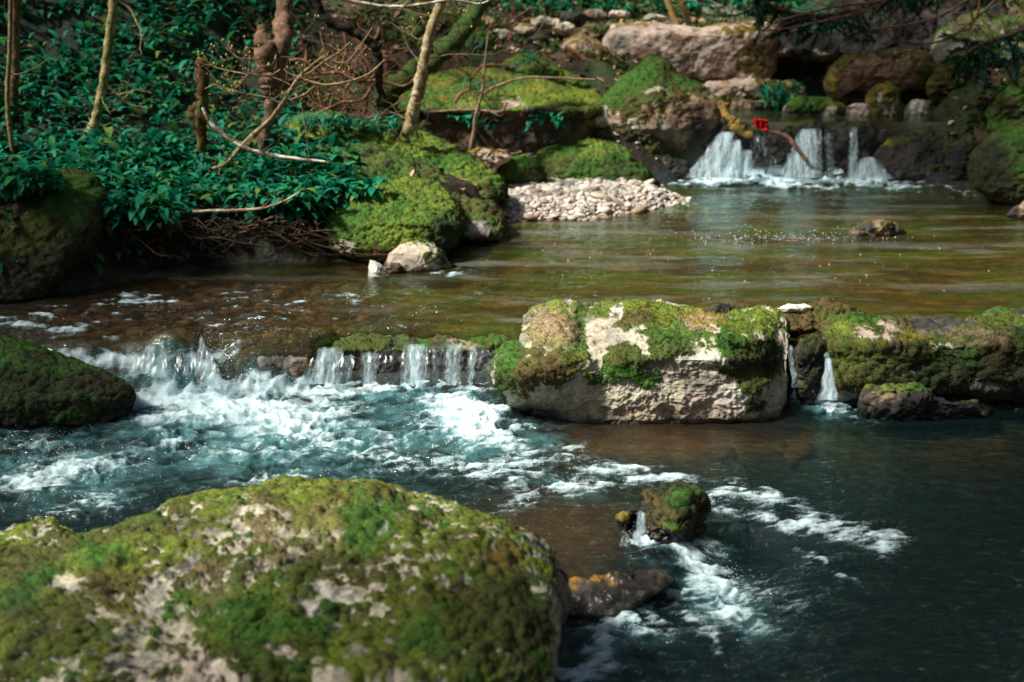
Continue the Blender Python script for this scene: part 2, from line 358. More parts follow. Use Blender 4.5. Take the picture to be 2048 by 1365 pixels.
# ------------------------------------------------------------------ water sheet
def gau(px, py, cx, cy, rx, ry, ang=0.):
    a = R(ang); dx = px - cx; dy = py - cy; u = dx * math.cos(a) + dy * math.sin(a); v = -dx * math.sin(a) + dy * math.cos(a)
    return np.exp(-(u / rx) ** 2 - (v / ry) ** 2)
FOAM = [(475, 818, 165, 36, 4, 1.5), (590, 858, 120, 26, 10, .85), (330, 800, 90, 18, -5, .6), (940, 835, 80, 42, 12, 1.4), (1000, 880, 70, 18, 20, .55),
        (220, 720, 130, 16, 6, .85), (330, 765, 90, 40, 35, .55), (440, 720, 30, 45, 60, .6), (520, 765, 110, 26, 10, .42), (650, 772, 80, 20, 0, .8),
        (830, 770, 190, 9, 0, .75), (600, 905, 300, 30, 5, .30), (120, 950, 130, 26, -12, .9), (50, 885, 80, 18, 0, .4), (190, 1015, 80, 20, -12, .55), (330, 870, 60, 10, 40, .5),
        (760, 870, 60, 12, 20, .4), (880, 930, 120, 14, 8, .4), (560, 960, 200, 14, -3, .3),
        (1160, 972, 80, 18, -8, .56), (1060, 1000, 90, 20, -20, .34), (1230, 940, 110, 10, 5, .36), (1290, 962, 70, 10, 0, .4), (1130, 905, 70, 14, -10, .4), (1040, 930, 100, 26, 0, .34), (1000, 960, 90, 20, 0, .28), (1350, 960, 60, 10, 0, .28),
        (1440, 1000, 60, 15, -35, .6), (1510, 985, 65, 15, 12, .52), (1480, 1030, 70, 12, 15, .42), (1600, 1045, 70, 11, -3, .52), (1700, 1070, 100, 16, 8, .54), (1775, 1085, 45, 20, 70, .5), (1560, 1010, 90, 16, 10, .3), (1660, 1050, 130, 24, 8, .26),
        (1640, 1120, 60, 8, 30, .42), (1700, 1150, 40, 7, 40, .4), (1270, 1082, 22, 14, 0, 1.1), (1345, 1105, 60, 10, 22, .7),
        (1420, 1150, 85, 42, 35, .58), (1400, 1130, 50, 20, 35, .3), (1460, 1210, 120, 34, 25, .42), (1500, 1250, 90, 20, 20, .3), (1240, 1240, 60, 40, 0, .66), (1215, 1290, 26, 18, 0, .7), (1170, 1300, 50, 20, 30, .42),
        (1380, 1245, 40, 16, 40, .42), (1150, 1350, 70, 24, 0, .62), (1430, 1280, 35, 16, 60, .36), (1300, 1260, 80, 20, 0, .28), (1560, 1180, 90, 30, 30, .2), (1340, 1180, 50, 20, 0, .3),
        (1560, 358, 225, 10, 0, 1.7), (1700, 370, 180, 5, 1, .7), (1850, 378, 130, 4, 3, .5), (1650, 798, 50, 12, 8, 1.2), (1680, 820, 50, 8, 25, .6), (1975, 285, 20, 8, 0, 1.),
        (60, 650, 60, 9, 10, .75), (270, 598, 34, 6, 5, .6), (450, 645, 45, 7, 10, .4), (690, 598, 40, 5, -10, .4), (140, 665, 40, 7, -10, .5),
        (910, 545, 45, 5, -3, .4), (1620, 255, 40, 4, 0, .4), (960, 595, 80, 4, 3, .18), (1580, 590, 90, 3, 0, .12)]
AER = [(480, 860, 380, 100, 5, .95), (150, 930, 230, 90, 0, .7), (900, 860, 230, 70, 10, .8), (330, 760, 200, 50, 10, .6), (830, 790, 220, 40, 0, .6), (1100, 960, 180, 50, 0, .35),
       (1440, 1190, 190, 70, 30, .5), (1240, 1270, 120, 70, 0, .5), (1620, 1060, 200, 40, 10, .12), (1560, 362, 230, 8, 0, .9), (1760, 374, 230, 5, 2, .45), (1650, 805, 90, 30, 20, .6), (520, 740, 90, 30, 10, .3)]
def build_water():
    pys = np.concatenate([np.arange(1560, 1380, -4), np.arange(1380, 560, -1.5), np.arange(560, 225, -1.1), [218, 200]])
    pxs = np.concatenate([np.arange(-420, -40, 7), np.arange(-40, 2090, 2.0), np.arange(2090, 2500, 7)])
    PX, PY = np.meshgrid(pxs, pys); G = at_z(PX, PY, .12)
    x, y = G[..., 0].ravel(), G[..., 1].ravel()
    z = level(x, y); V = np.stack([x, y, z], -1); px, py = proj(V)
    wx = px + 26 * pn2(x * 4, y * 4) + 12 * pn2(x * 11, y * 11); wy = py + 12 * pn2(x * 4 + 9, y * 4) + 7 * pn2(x * 11, y * 11 + 4)
    aer = np.zeros_like(x)
    for g in AER: aer = np.maximum(aer, g[5] * gau(wx, wy, *g[:5]))
    foam = np.zeros_like(x)
    for g in FOAM: foam = 1 - (1 - np.minimum(foam, 1.)) * (1 - min(g[5], 1.) * gau(wx, wy, *g[:5])) + max(0, g[5] - 1) * gau(wx, wy, *g[:5])
    rif = np.exp(-((px - 380) / 460) ** 4 - ((py - 632) / 62) ** 2) * sstep(700, 680, py)
    foam = foam + rif * .62 * sstep(.30, 1.0, fbm2(x * 6, y * 17, 4) + .35 * fbm2(x * 1.7 + 8, y * 3, 2)) 
    turb = np.clip(aer * 1.1 + foam * .6, 0, 1)
    cm = sstep(.02, .5, turb)
    # calm ripples, long across the view; then churning water
    r1 = fbm2(x * 2.2, y * 7.5 + .6 * pn2(x * 2, y * 2), 4, .55); r2 = fbm2(x * 9, y * 22, 2)
    flow = np.exp(-((px - 800) / 330) ** 2 - ((py - 620) / 45) ** 2)
    rip = np.clip(.25 + .75 * flow + .7 * rif + .75 * sstep(860, 950, py), 0, 1)
    z = z + sstep(860, 960, py) * (.006 * fbm2(x * 5 + 3, y * 9, 3) + .0022 * fbm2(x * 19, y * 26, 2))
    z = z + rif * (.011 * fbm2(x * 5, y * 11, 3) + .004 * fbm2(x * 17, y * 30, 2))
    z = z + (.0052 * r1 + .0014 * r2) * (1 + 2.4 * flow) * (1 - cm * .5)
    q1 = 1 - np.abs(fbm2(x * 5.5 + .5 * pn2(x * 3, y * 3), y * 7.5, 3)) * 1.6; q2 = 1 - np.abs(fbm2(x * 19, y * 23 + pn2(x * 9, y * 9), 3)) * 1.5
    z = z + turb * (.034 * q1 + .0035 * q2 - .02) + np.clip(foam, 0, 1.2) * .012
    # rocks bulging under the water of the left chute and the amber ledge
    for (cx_, cy_, rx, ry, hh) in [(345, 700, 62, 42, .085), (545, 690, 95, 34, .05), (430, 700, 30, 30, -.05), (250, 700, 40, 20, -.03), (160, 690, 60, 22, .03), (1000, 600, 60, 14, .015), (900, 588, 90, 8, .02), (700, 600, 60, 9, .025), (520, 640, 60, 12, .03)]:
        z = z + hh * np.exp(-((px - cx_) / rx) ** 2 - ((py - cy_) / ry) ** 2)
    # streaky breakup of the foam along the current
    xr = x * .97 + y * .24; yr = y * .97 - x * .24; st = fbm2(xr * 3.5, yr * 12, 4) * .5 + fbm2(xr * 15, yr * 34, 3) * .42 + (q1 - .6) * .45 + (q2 - .5) * .12
    f = foam + (st - .05) * np.clip(foam * 2.2 + aer * .45, 0, 1) * .75 * (1 - .5 * sstep(.9, 1.5, foam))
    f = f * 1.22
    wn_ = fbm2(x * 1.5, y * 4, 3)[:, None]
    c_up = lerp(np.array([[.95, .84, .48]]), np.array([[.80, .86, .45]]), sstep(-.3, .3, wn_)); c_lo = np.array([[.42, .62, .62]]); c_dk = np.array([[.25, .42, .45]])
    wcol = lerp(c_lo, c_up, sstep(6.6, 7.1, y)[:, None]); wcol = lerp(wcol, np.array([[.85, .66, .42]]), np.clip(gau(px, py, 1290, 880, 330, 40) + gau(px, py, 1110, 1060, 160, 90) + gau(px, py, 1980, 900, 150, 30), 0, 1)[:, None])
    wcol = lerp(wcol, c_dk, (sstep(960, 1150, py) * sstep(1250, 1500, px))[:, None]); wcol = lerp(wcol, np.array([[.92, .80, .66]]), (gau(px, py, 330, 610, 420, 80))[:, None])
    murk = .30 + .25 * sstep(-.3, .5, fbm2(x * 1.3 + 4, y * 3.2, 3)) ; murk = np.where(py < 700, murk, .34); murk = lerp(murk, .16, np.clip(gau(px, py, 330, 620, 420, 70), 0, 1)); aer2 = np.clip(aer * .95 * (.72 + .6 * fbm2(xr * 4 + 5, yr * 9, 3)) + .12 * st * (aer > .1), 0, .95)
    murk_refl = lerp(np.array([[.070, .048, .014]]), np.array([[.075, .105, .014]]), sstep(-.35, .35, fbm2(x * 1.1 + 14, y * 3.0, 3))[:, None]); murk_refl = lerp(murk_refl, np.array([[.24, .24, .20]]), (sstep(.10, .6, fbm2(x * .9 + 3, y * 6.0, 4) + .15 * gau(px, py, 1250, 480, 400, 90)) * (y > 7))[:, None] * .8)  # green and pale streaks put bank and sky reflections into the murk colour
    murk_refl = lerp(np.array([[.010, .026, .030]]), murk_refl, sstep(6.7, 7.1, y)[:, None]); murk_refl = lerp(murk_refl, np.array([[.11, .065, .03]]), np.clip(gau(px, py, 1290, 880, 280, 34) + gau(px, py, 1110, 1060, 160, 80) + gau(px, py, 330, 620, 420, 80), 0, 1)[:, None])
    bcol = lerp(murk_refl, np.array([[.105, .28, .30]]), sstep(.08, .45, aer2)[:, None]); aer2 = np.maximum(aer2, murk)
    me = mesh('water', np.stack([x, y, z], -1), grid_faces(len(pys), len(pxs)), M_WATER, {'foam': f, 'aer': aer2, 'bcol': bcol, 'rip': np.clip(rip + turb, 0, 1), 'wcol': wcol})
    tag(obj('water', me), kind='structure')
build_water()

# ------------------------------------------------------------------ rocks
MC = {'lime': (.135, .185, .018), 'green': (.038, .115, .012), 'olive': (.058, .070, .011), 'brown': (.085, .055, .018), 'straw': (.30, .21, .12),
      'dark': (.016, .022, .008), 'teal': (.012, .10, .05), 'gold': (.22, .17, .02), 'rust': (.16, .07, .015)}  # dark moss and black stone also stand in for shade on some boulders
SCOL = {'pale': (.50, .46, .34), 'white': (.62, .60, .52), 'grey': (.24, .23, .19), 'darks': (.045, .042, .035), 'pink': (.50, .40, .32), 'tan': (.36, .26, .16), 'black': (.015, .015, .014), 'redb': (.17, .105, .065), 'amber': (.95, .50, .05)}
def resample(P, n):
    P = np.array(P, float); Q = np.vstack([P, P[:1]]); s = np.concatenate([[0], np.cumsum(np.hypot(*np.diff(Q, axis=0).T))])
    t = np.linspace(0, s[-1], n, endpoint=False); o = np.stack([np.interp(t, s, Q[:, 0]), np.interp(t, s, Q[:, 1])], -1)
    for _ in range(max(1, n // 90)): o = (np.roll(o, 1, 0) + o * 2 + np.roll(o, -1, 0)) / 4
    return o
def blades(name, P, N, C, ln, rs, parent, wd=.16, droop=.25):
    k = len(P)
    if k == 0: return
    D = N * .9 + rs.normal(size=(k, 3)) * .55 + np.array([0, 0, -droop]); D /= np.linalg.norm(D, axis=1)[:, None]
    S = np.cross(D, rs.normal(size=(k, 3))); S /= np.maximum(np.linalg.norm(S, axis=1), 1e-6)[:, None]
    l = (ln * rs.uniform(.5, 1.3, k))[:, None]
    a = P - S * l * wd - N * ln * .15; b = P + S * l * wd - N * ln * .15; t = P + D * l
    V = np.stack([a, b, t], 1).reshape(-1, 3); F = np.arange(3 * k).reshape(-1, 3)
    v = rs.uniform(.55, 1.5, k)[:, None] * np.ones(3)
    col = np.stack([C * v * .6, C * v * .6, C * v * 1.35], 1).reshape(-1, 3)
    o = obj(name, mesh(name, V - np.array(parent.location), F, M_MOSS, {'col': col}, smooth=False), parent); o['kind'] = 'stuff'
    return o
def rock(name, label, cat, outline, prof, D=.25, T=.3, k=2.6, res=None, seed=0, rough=1., moss=.5, stone='pale', stone2='grey', mcols=('green', 'lime', 'olive'),
         bumps=(), paint=(), cuts=0, group=None, fuzz=1., wetz=None, c=None, top_bias=.9, kind=None, cushion=.009, crust=.006):
    rs = np.random.RandomState(seed + 100)
    out = np.array(outline, float); per = np.hypot(*np.diff(np.vstack([out, out[:1]]), axis=0).T).sum()
    if res is None: res = (int(np.clip(per / 3.0, 90, 700)), int(np.clip(per / 5.0, 60, 300)))
    n, m = res; O = resample(out, n); c = np.array(c if c is not None else O.mean(0))
    v = np.pi * (np.arange(m) + .5) / m; s_, c_ = np.sin(v), np.cos(v); nr = (s_ ** k + np.abs(c_) ** k) ** (1 / k); r = s_ / nr; w = c_ / nr
    PX = c[0] + (O[None, :, 0] - c[0]) * r[:, None]; PY = c[1] + (O[None, :, 1] - c[1]) * r[:, None]
    W = np.repeat(w[:, None], n, 1)
    PX = np.concatenate([[c[0]], PX.ravel(), [c[0]]]); PY = np.concatenate([[c[1]], PY.ravel(), [c[1]]]); W = np.concatenate([[1], W.ravel(), [-1]])
    if isinstance(prof, (int, float)): prof = [(0, prof), (1, prof)]
    pr = np.array(prof, float); Yf = np.interp(PY, pr[:, 0], pr[:, 1])
    Y = Yf + np.where(W > 0, D * (1 - W), D - T * W)
    fr = sstep(-.2, .3, W)
    for (bx, by, rx, ry, dd) in bumps: Y = Y - dd * np.exp(-((PX - bx) / rx) ** 2 - ((PY - by) / ry) ** 2) * fr
    V = at_Y(PX, PY, Y)
    j = np.arange(n); jn = (j + 1) % n; F = []
    ring = lambda i: 1 + i * n
    Q = np.concatenate([np.stack([ring(i) + j, ring(i + 1) + j, ring(i + 1) + jn, ring(i) + jn], -1) for i in range(m - 1)])
    T1 = np.stack([np.zeros(n, int), ring(0) + j, ring(0) + jn], -1); T2 = np.stack([np.full(n, len(V) - 1), ring(m - 1) + jn, ring(m - 1) + j], -1)
    N = vnormals(V, Q)
    cen = V.mean(0)
    if ((V - cen) * N).sum() < 0: Q = Q[:, ::-1]; T1 = T1[:, ::-1]; T2 = T2[:, ::-1]; N = -N
    ext = V.max(0) - V.min(0); size = float(np.cbrt(ext[0] * max(ext[1], .05) * ext[2]))
    if cuts:                      # chip the lump with random planes: angular block
        Lc = (V - cen) / (ext / 2)
        for _ in range(cuts):
            q = rs.normal(size=3); q /= np.linalg.norm(q); hh = rs.uniform(.66, .86)
            e = np.maximum((Lc @ q) - hh, 0) * .85; Lc = Lc - e[:, None] * q
        V = Lc * (ext / 2) + cen; N = vnormals(V, Q)
    off = rs.uniform(0, 50, 3); S = V + off
    d = size * rough * (.075 * fbm3(S / size * 1.7, 3) + .045 * (np.abs(fbm3(S / size * 4.2 + 3, 3)) - .25)) + rough * (.012 * fbm3(S * 12, 4, .6))
    if crust: d = d + crust * (.35 - np.abs(fbm3(S * 9 + 70, 4, .6))) * 1.2 + crust * .5 * fbm3(S * 26 + 90, 3)
    V = V + N * d[:, None]; N = vnormals(V, Q)
    # moss / stone layout
    px, py = proj(V); jit = fbm3(S * 9, 4, .62); jit2 = fbm3(S * 9 + 40, 4, .62); dens = FPX / Yf.mean() * .055
    pxj = px + jit * dens; pyj = py + jit2 * dens
    nb = fbm3(S * max(2.2, 1.1 / size), 3)
    mm = moss + top_bias * (N[:, 2] - .25) * .7 + .45 * nb + .40 * fbm3(S * 13 + 31, 4, .65)
    a, b, e = [np.array(MC[x]) for x in mcols]
    t1 = sstep(-.25, .35, fbm3(S * 3.5 + 7, 3) + .35 * (N[:, 2] - .5))[:, None]; t2 = sstep(.0, .5, fbm3(S * 5 + 21, 3) - .4 * (N[:, 2] - .4))[:, None]
    mcol = lerp(lerp(a[None], b[None], t1 * .8), e[None], t2)
    t3 = sstep(.05, .5, fbm3(S * 17 + 51, 3))[:, None]; mcol = lerp(mcol, np.array([MC['brown']]), t3 * .45)
    scol = lerp(np.array(SCOL[stone])[None], np.array(SCOL[stone2])[None], sstep(-.2, .35, fbm3(S * 6 + 60, 4))[:, None])
    mm = np.clip(mm, 0, 1)
    for p in paint:
        cx_, cy_, rx, ry, kd = p[:5]; st = p[5] if len(p) > 5 else .95
        wq = st * np.exp(-(((pxj - cx_) / rx) ** 2 + ((pyj - cy_) / ry) ** 2) ** 1.6) * sstep(-.35, .0, W)
        if kd in MC: mm = lerp(mm, .85 + .45 * jit, wq); mcol = lerp(mcol, np.array(MC[kd])[None], wq[:, None])
        else: mm = lerp(mm, .12 + .2 * fbm3(S * 22 + 5, 2), wq); scol = lerp(scol, np.array(SCOL[kd])[None], wq[:, None])
    ms = sstep(.4, .62, mm)
    V = V + N * (cushion * ms * (1 + .8 * fbm3(S * 24, 2)) - .004 * (1 - ms) * np.abs(fbm3(S * 34, 2)))[:, None]
    wet = np.zeros(len(V)) if wetz is None else sstep(.055, .012, V[:, 2] - wetz + .02 * jit)
    mm = np.where(wet > .5, mm * .6, mm)
    loc = Vector((float(cen[0]), float(cen[1]), float(V[:, 2].min())))
    me = mesh(name, V - np.array(loc), [Q, T1, T2], M_ROCK, {'stone': scol, 'mcol': mcol, 'moss': mm, 'wet': wet})
    o = obj(name, me, loc=loc); tag(o, label, cat, group, kind)
    if fuzz > 0:
        N = vnormals(V, Q); A = V[Q]; ar = .5 * np.linalg.norm(np.cross(A[:, 2] - A[:, 0], A[:, 3] - A[:, 1]), axis=1)
        wgt = ar * (ms[Q[:, 0]] > .5) * (W[Q[:, 0]] > -.25) * (wet[Q[:, 0]] < .4); tot = wgt.sum()
        dist = float(Yf.mean()); ln = .0026 * dist * (1. if dist > 5.5 else .9); cnt = int(min(90000, tot / (ln * ln) * .85 * fuzz))
        if cnt > 50:
            f = rs.choice(len(Q), cnt, p=wgt / tot); u1, u2 = rs.rand(cnt, 1), rs.rand(cnt, 1); q = Q[f]
            P = (V[q[:, 0]] * (1 - u1) + V[q[:, 1]] * u1) * (1 - u2) + (V[q[:, 3]] * (1 - u1) + V[q[:, 2]] * u1) * u2
            blades('moss', P, N[q[:, 0]], mcol[q[:, 0]], ln, rs, o)
    return o

B = 'boulder'
# 1 foreground boulder
rock('mossy_boulder', 'huge blurred mossy boulder filling the lower left corner, nearest to the viewer', B,
     [(-260, 1140), (0, 1068), (70, 1038), (110, 1035), (150, 1058), (220, 1052), (300, 1032), (400, 1004), (470, 985), (545, 958), (600, 958), (640, 966), (740, 972), (830, 988), (910, 1012), (980, 1043), (1040, 1078), (1078, 1118), (1105, 1170), (1114, 1230), (1108, 1300), (1085, 1400), (1010, 1500), (700, 1640), (0, 1640), (-260, 1520)],
     [(950, 4.55), (1050, 4.15), (1150, 3.85), (1250, 3.6), (1365, 3.4), (1500, 3.38), (1640, 3.4)], D=.28, T=.6, k=3.0, seed=1, rough=.5, moss=.22, mcols=('olive', 'lime', 'green'), res=(900, 520), c=(420, 1290), wetz=-.05, crust=.016,
     bumps=[(650, 1215, 60, 12, .03), (300, 1180, 80, 30, -.04), (600, 1010, 200, 20, -.03), (880, 1120, 120, 60, .05)],
     paint=[(640, 1060, 60, 36, 'straw', .35), (540, 1090, 30, 60, 'straw', .6), (440, 1175, 50, 40, 'straw', .5), (740, 1050, 45, 60, 'green'), (200, 1110, 60, 28, 'green'), (470, 1220, 75, 60, 'green'), (560, 1270, 90, 45, 'green'), (870, 1270, 60, 50, 'green'), (950, 1048, 80, 22, 'lime'), (700, 975, 130, 9, 'brown'), (560, 962, 50, 12, 'lime', .7), (640, 1150, 60, 40, 'olive'),
            (900, 1190, 70, 26, 'brown', .7), (1000, 1110, 50, 30, 'rust', .6), (230, 1200, 60, 50, 'brown', .6), (950, 1290, 80, 90, 'olive'), (1000, 1200, 60, 60, 'olive'), (1060, 1250, 40, 80, 'dark', .8), (60, 1230, 70, 100, 'dark', .6), (330, 1310, 90, 40, 'dark', .5), (150, 1270, 60, 60, 'olive', .7),  # dark ellipse on the right end paints its shade into the moss
            (510, 1015, 28, 6, 'pale'), (440, 1082, 75, 9, 'pale'), (380, 1065, 35, 14, 'darks'), (310, 1095, 28, 9, 'pale'), (400, 1118, 20, 6, 'white'), (450, 1142, 25, 10, 'white'), (530, 1148, 28, 12, 'pale'), (500, 1128, 25, 12, 'darks'), (870, 1050, 16, 9, 'pale'), (820, 1088, 50, 15, 'pale', .8), (820, 1135, 34, 8, 'pale'), (690, 1155, 20, 7, 'pale'),
            (600, 1200, 30, 14, 'darks'), (650, 1210, 50, 20, 'white'), (755, 1222, 42, 32, 'pale'), (700, 1195, 70, 16, 'grey', .8), (580, 1130, 25, 26, 'darks', .6), (330, 1150, 40, 16, 'darks'), (310, 1180, 40, 18, 'grey'), (350, 1165, 20, 8, 'pale'), (300, 1300, 40, 16, 'grey'), (250, 1290, 20, 10, 'pale'), (420, 1340, 130, 22, 'pink', .7), (460, 1325, 20, 16, 'white'), (250, 1335, 60, 12, 'black'), (100, 1325, 55, 13, 'grey'), (75, 1060, 30, 20, 'grey'), (15, 1085, 20, 15, 'pale', .7), (780, 1290, 20, 8, 'grey')])
# 2-4 lower pool rocks
rock('mossy_stone', 'small mossy double-humped stone standing in the rapids at the lower right', B,
     [(1238, 1034), (1258, 1016), (1290, 1006), (1302, 988), (1332, 986), (1360, 981), (1386, 984), (1398, 1004), (1396, 1040), (1402, 1075), (1390, 1110), (1330, 1125), (1260, 1120), (1240, 1080)], [(970, 5.35), (1030, 5.12), (1150, 5.05)], D=.1, T=.18, k=2.3, seed=2, rough=1.5, moss=.6, mcols=('dark', 'olive', 'brown'), stone='darks', stone2='black', cuts=0, wetz=.02,
     bumps=[(1365, 1000, 22, 20, .06), (1350, 1060, 25, 20, .07), (1275, 1050, 16, 30, -.14), (1305, 1030, 14, 60, -.05)], paint=[(1275, 1045, 18, 30, 'black'), (1368, 990, 25, 14, 'green'), (1350, 1045, 25, 14, 'green'), (1245, 1025, 12, 18, 'gold', .5), (1310, 1000, 20, 20, 'brown')])
rock('amber_ledge', 'low wet amber ledge stone under thin running water beside the huge foreground boulder', 'ledge stone',
     [(1075, 1130), (1110, 1098), (1180, 1092), (1250, 1100), (1310, 1125), (1345, 1160), (1320, 1185), (1270, 1215), (1200, 1250), (1130, 1262), (1080, 1230)], [(1090, 5.16), (1140, 4.88), (1180, 4.72), (1230, 4.62), (1260, 4.62)], D=.05, T=.15, k=3.2, seed=3, rough=.4, moss=-1, stone='grey', stone2='darks', mcols=('olive', 'gold', 'dark'), wetz=.1, fuzz=.0,
     paint=[(1165, 1150, 60, 20, 'amber'), (1130, 1112, 60, 8, 'amber', .5), (1250, 1150, 40, 14, 'olive'), (1240, 1195, 80, 26, 'black', .8), (1130, 1215, 40, 24, 'darks')])
rock('dark_mossy_rock', 'dark shaded mossy rock sloping into the white water at the left edge', B,
     [(-180, 700), (-60, 668), (0, 672), (50, 685), (110, 705), (170, 730), (220, 752), (262, 775), (272, 790), (262, 812), (230, 850), (120, 885), (-60, 900), (-180, 880)], [(670, 6.75), (740, 6.45), (800, 6.33), (900, 6.3)], D=.22, T=.35, k=2.6, seed=4, rough=.5, crust=.012, moss=.95, mcols=('dark', 'green', 'dark'), stone='darks', stone2='black', wetz=.0,
     paint=[(60, 740, 90, 25, 'green', .5), (130, 790, 130, 40, 'dark', .8), (20, 820, 90, 40, 'dark', .9)])  # the rock's shade is painted into its moss as dark patches
# 5 main boulder
rock('lichen_boulder', 'sharp pale boulder with moss cushions and bare lichen face in the middle of the stream', B,
     [(988, 752), (990, 728), (1008, 700), (1040, 688), (1048, 655), (1052, 632), (1075, 618), (1105, 606), (1145, 601), (1160, 610), (1200, 606), (1260, 603), (1320, 606), (1370, 616), (1410, 622), (1440, 628), (1480, 616), (1530, 612), (1562, 624), (1572, 645), (1570, 700), (1572, 760), (1570, 800), (1560, 850), (1500, 880), (1300, 895), (1120, 885), (1040, 850), (1005, 800)],
     [(600, 7.0), (625, 6.93), (680, 6.54), (720, 6.40), (840, 6.34), (900, 6.42)], D=.2, T=.40, k=3.1, seed=5, rough=.34, crust=.009, moss=.22, res=(760, 420), c=(1290, 745), wetz=.0, top_bias=.5, fuzz=1.6, stone='pale', stone2='grey',
     bumps=[(1075, 745, 90, 38, .09), (1110, 655, 42, 30, .10), (1165, 660, 16, 34, -.10), (1190, 690, 26, 14, -.04), (1265, 645, 50, 28, .07), (1205, 720, 26, 60, -.05), (1330, 690, 60, 30, .05), (1440, 670, 55, 40, .07), (1530, 730, 60, 34, -.09), (1480, 720, 60, 12, .02), (1560, 700, 30, 90, -.12), (1300, 830, 200, 25, -.02), (1430, 630, 60, 10, -.05), (1080, 830, 100, 22, -.10)],
     paint=[(1110, 652, 60, 44, 'straw'), (1100, 612, 40, 11, 'lime'), (1270, 612, 110, 14, 'lime'), (1400, 636, 70, 16, 'gold', .8), (1530, 630, 60, 16, 'lime'), (1158, 648, 18, 34, 'green'), (1148, 606, 10, 10, 'grey'), (1192, 655, 26, 14, 'pink'), (1185, 690, 36, 12, 'darks', .8), (1265, 640, 46, 24, 'brown', .9), (1232, 628, 14, 14, 'white', .8), (1228, 665, 22, 22, 'grey', .9), (1275, 682, 38, 13, 'pale'),
            (1080, 745, 92, 46, 'brown'), (1018, 720, 28, 50, 'green'), (1150, 700, 25, 14, 'green', .8), (1000, 790, 16, 40, 'dark'), (1195, 725, 22, 60, 'pale'), (1170, 770, 22, 20, 'pale'), (1250, 715, 45, 22, 'olive', .8), (1235, 750, 62, 18, 'green'), (1300, 765, 26, 30, 'green'), (1330, 690, 70, 34, 'olive', .8), (1350, 665, 50, 24, 'green', .7), (1395, 648, 34, 15, 'straw'), (1425, 660, 18, 12, 'pink'), (1455, 680, 45, 26, 'green'), (1410, 714, 40, 9, 'white'), (1520, 655, 50, 22, 'lime', .6), (1530, 675, 40, 10, 'pink', .6),
            (1150, 805, 120, 24, 'pale'), (1310, 800, 110, 36, 'pale'), (1250, 835, 180, 14, 'tan', .6), (1420, 805, 60, 30, 'pink', .9), (1460, 795, 30, 20, 'white'), (1360, 750, 22, 34, 'pale', .8), (1480, 735, 70, 30, 'dark', .8), (1535, 720, 34, 50, 'dark'), (1400, 770, 36, 22, 'darks', .7), (1445, 765, 40, 18, 'pale', .7), (1500, 760, 40, 30, 'olive', .8), (1510, 815, 26, 22, 'dark'), (1548, 790, 24, 24, 'pink'), (1070, 845, 80, 14, 'black')])  # dark at right and black at lower left paint facet and undercut shade
# 6 right boulders
rock('mossy_boulder', 'long dark-faced mossy boulder running off the right edge of the photo', B,
     [(1656, 690), (1662, 655), (1700, 642), (1740, 648), (1790, 655), (1800, 640), (1870, 636), (1930, 642), (1990, 628), (2060, 622), (2250, 620), (2330, 700), (2330, 860), (2150, 880), (1900, 870), (1740, 850), (1700, 812), (1665, 760)],
     [(615, 7.15), (650, 6.95), (690, 6.60), (760, 6.55), (900, 6.62)], D=.12, T=.5, k=3.6, seed=6, rough=.6, crust=.014, moss=.5, res=(640, 300), c=(1950, 745), wetz=.0, fuzz=1.2, top_bias=.3, mcols=('olive', 'green', 'brown'), stone='darks', stone2='grey',
     bumps=[(1880, 660, 60, 26, -.10), (1800, 680, 100, 20, .04), (2000, 660, 80, 30, .06), (1750, 810, 60, 20, -.16), (1900, 800, 200, 14, -.14)],
     paint=[(1700, 665, 46, 22, 'lime', .8), (1745, 665, 40, 12, 'pink'), (1810, 680, 60, 12, 'gold', .8), (1870, 650, 60, 16, 'darks'), (1900, 690, 50, 10, 'pink', .7), (1960, 665, 60, 14, 'straw', .6), (1760, 725, 110, 40, 'olive'), (1700, 740, 40, 40, 'olive', .8), (1850, 760, 120, 40, 'dark', .8), (2020, 760, 150, 90, 'dark', .9), (2020, 635, 80, 10, 'lime', .6), (2000, 815, 200, 40, 'black')])  # dark and black patches paint the shade of the front face
rock('pale_ledge_stone', 'low pale and black cracked stone wedged under the long dark-faced boulder', 'stone',
     [(1722, 796), (1735, 776), (1790, 770), (1850, 780), (1900, 802), (1950, 808), (1980, 832), (1900, 860), (1760, 865), (1725, 830)], 6.42, D=.1, T=.25, k=3, seed=7, rough=1.0, moss=.05, stone='darks', stone2='black', wetz=.02, cuts=6, fuzz=.6,
     paint=[(1850, 815, 110, 34, 'black', .95), (1765, 788, 34, 10, 'tan', .8), (1738, 808, 8, 16, 'tan', .6)])
# 7-8 stones of the gap
rock('wedge_stone', 'dark wet wedge stone stuck in the gap right of the pale lichen boulder', 'stone', [(1592, 700), (1600, 684), (1625, 677), (1645, 686), (1652, 712), (1640, 770), (1625, 830), (1598, 820), (1590, 760)], 6.62, D=.1, T=.2, seed=8, moss=.55, mcols=('dark', 'olive', 'dark'), stone='black', stone2='darks', wetz=.03)
rock('rim_stone', 'brown mossy low stone damming the gap behind the wedge stone', 'stone', [(1562, 640), (1600, 622), (1650, 612), (1700, 620), (1722, 640), (1700, 660), (1630, 662), (1570, 668)], [(610, 7.2), (660, 6.98)], D=.08, T=.15, seed=9, moss=.45, rough=1.3, mcols=('brown', 'olive', 'rust'), stone='darks', stone2='black')
rock('white_flat_stone', 'small flat white stone on the rim of the pool behind the gap', 'stone', [(1553, 618), (1575, 610), (1610, 609), (1627, 615), (1622, 624), (1580, 628), (1560, 626)], 7.12, D=.06, T=.06, k=2.2, seed=10, rough=.3, moss=-1, stone='white', stone2='white', fuzz=0)
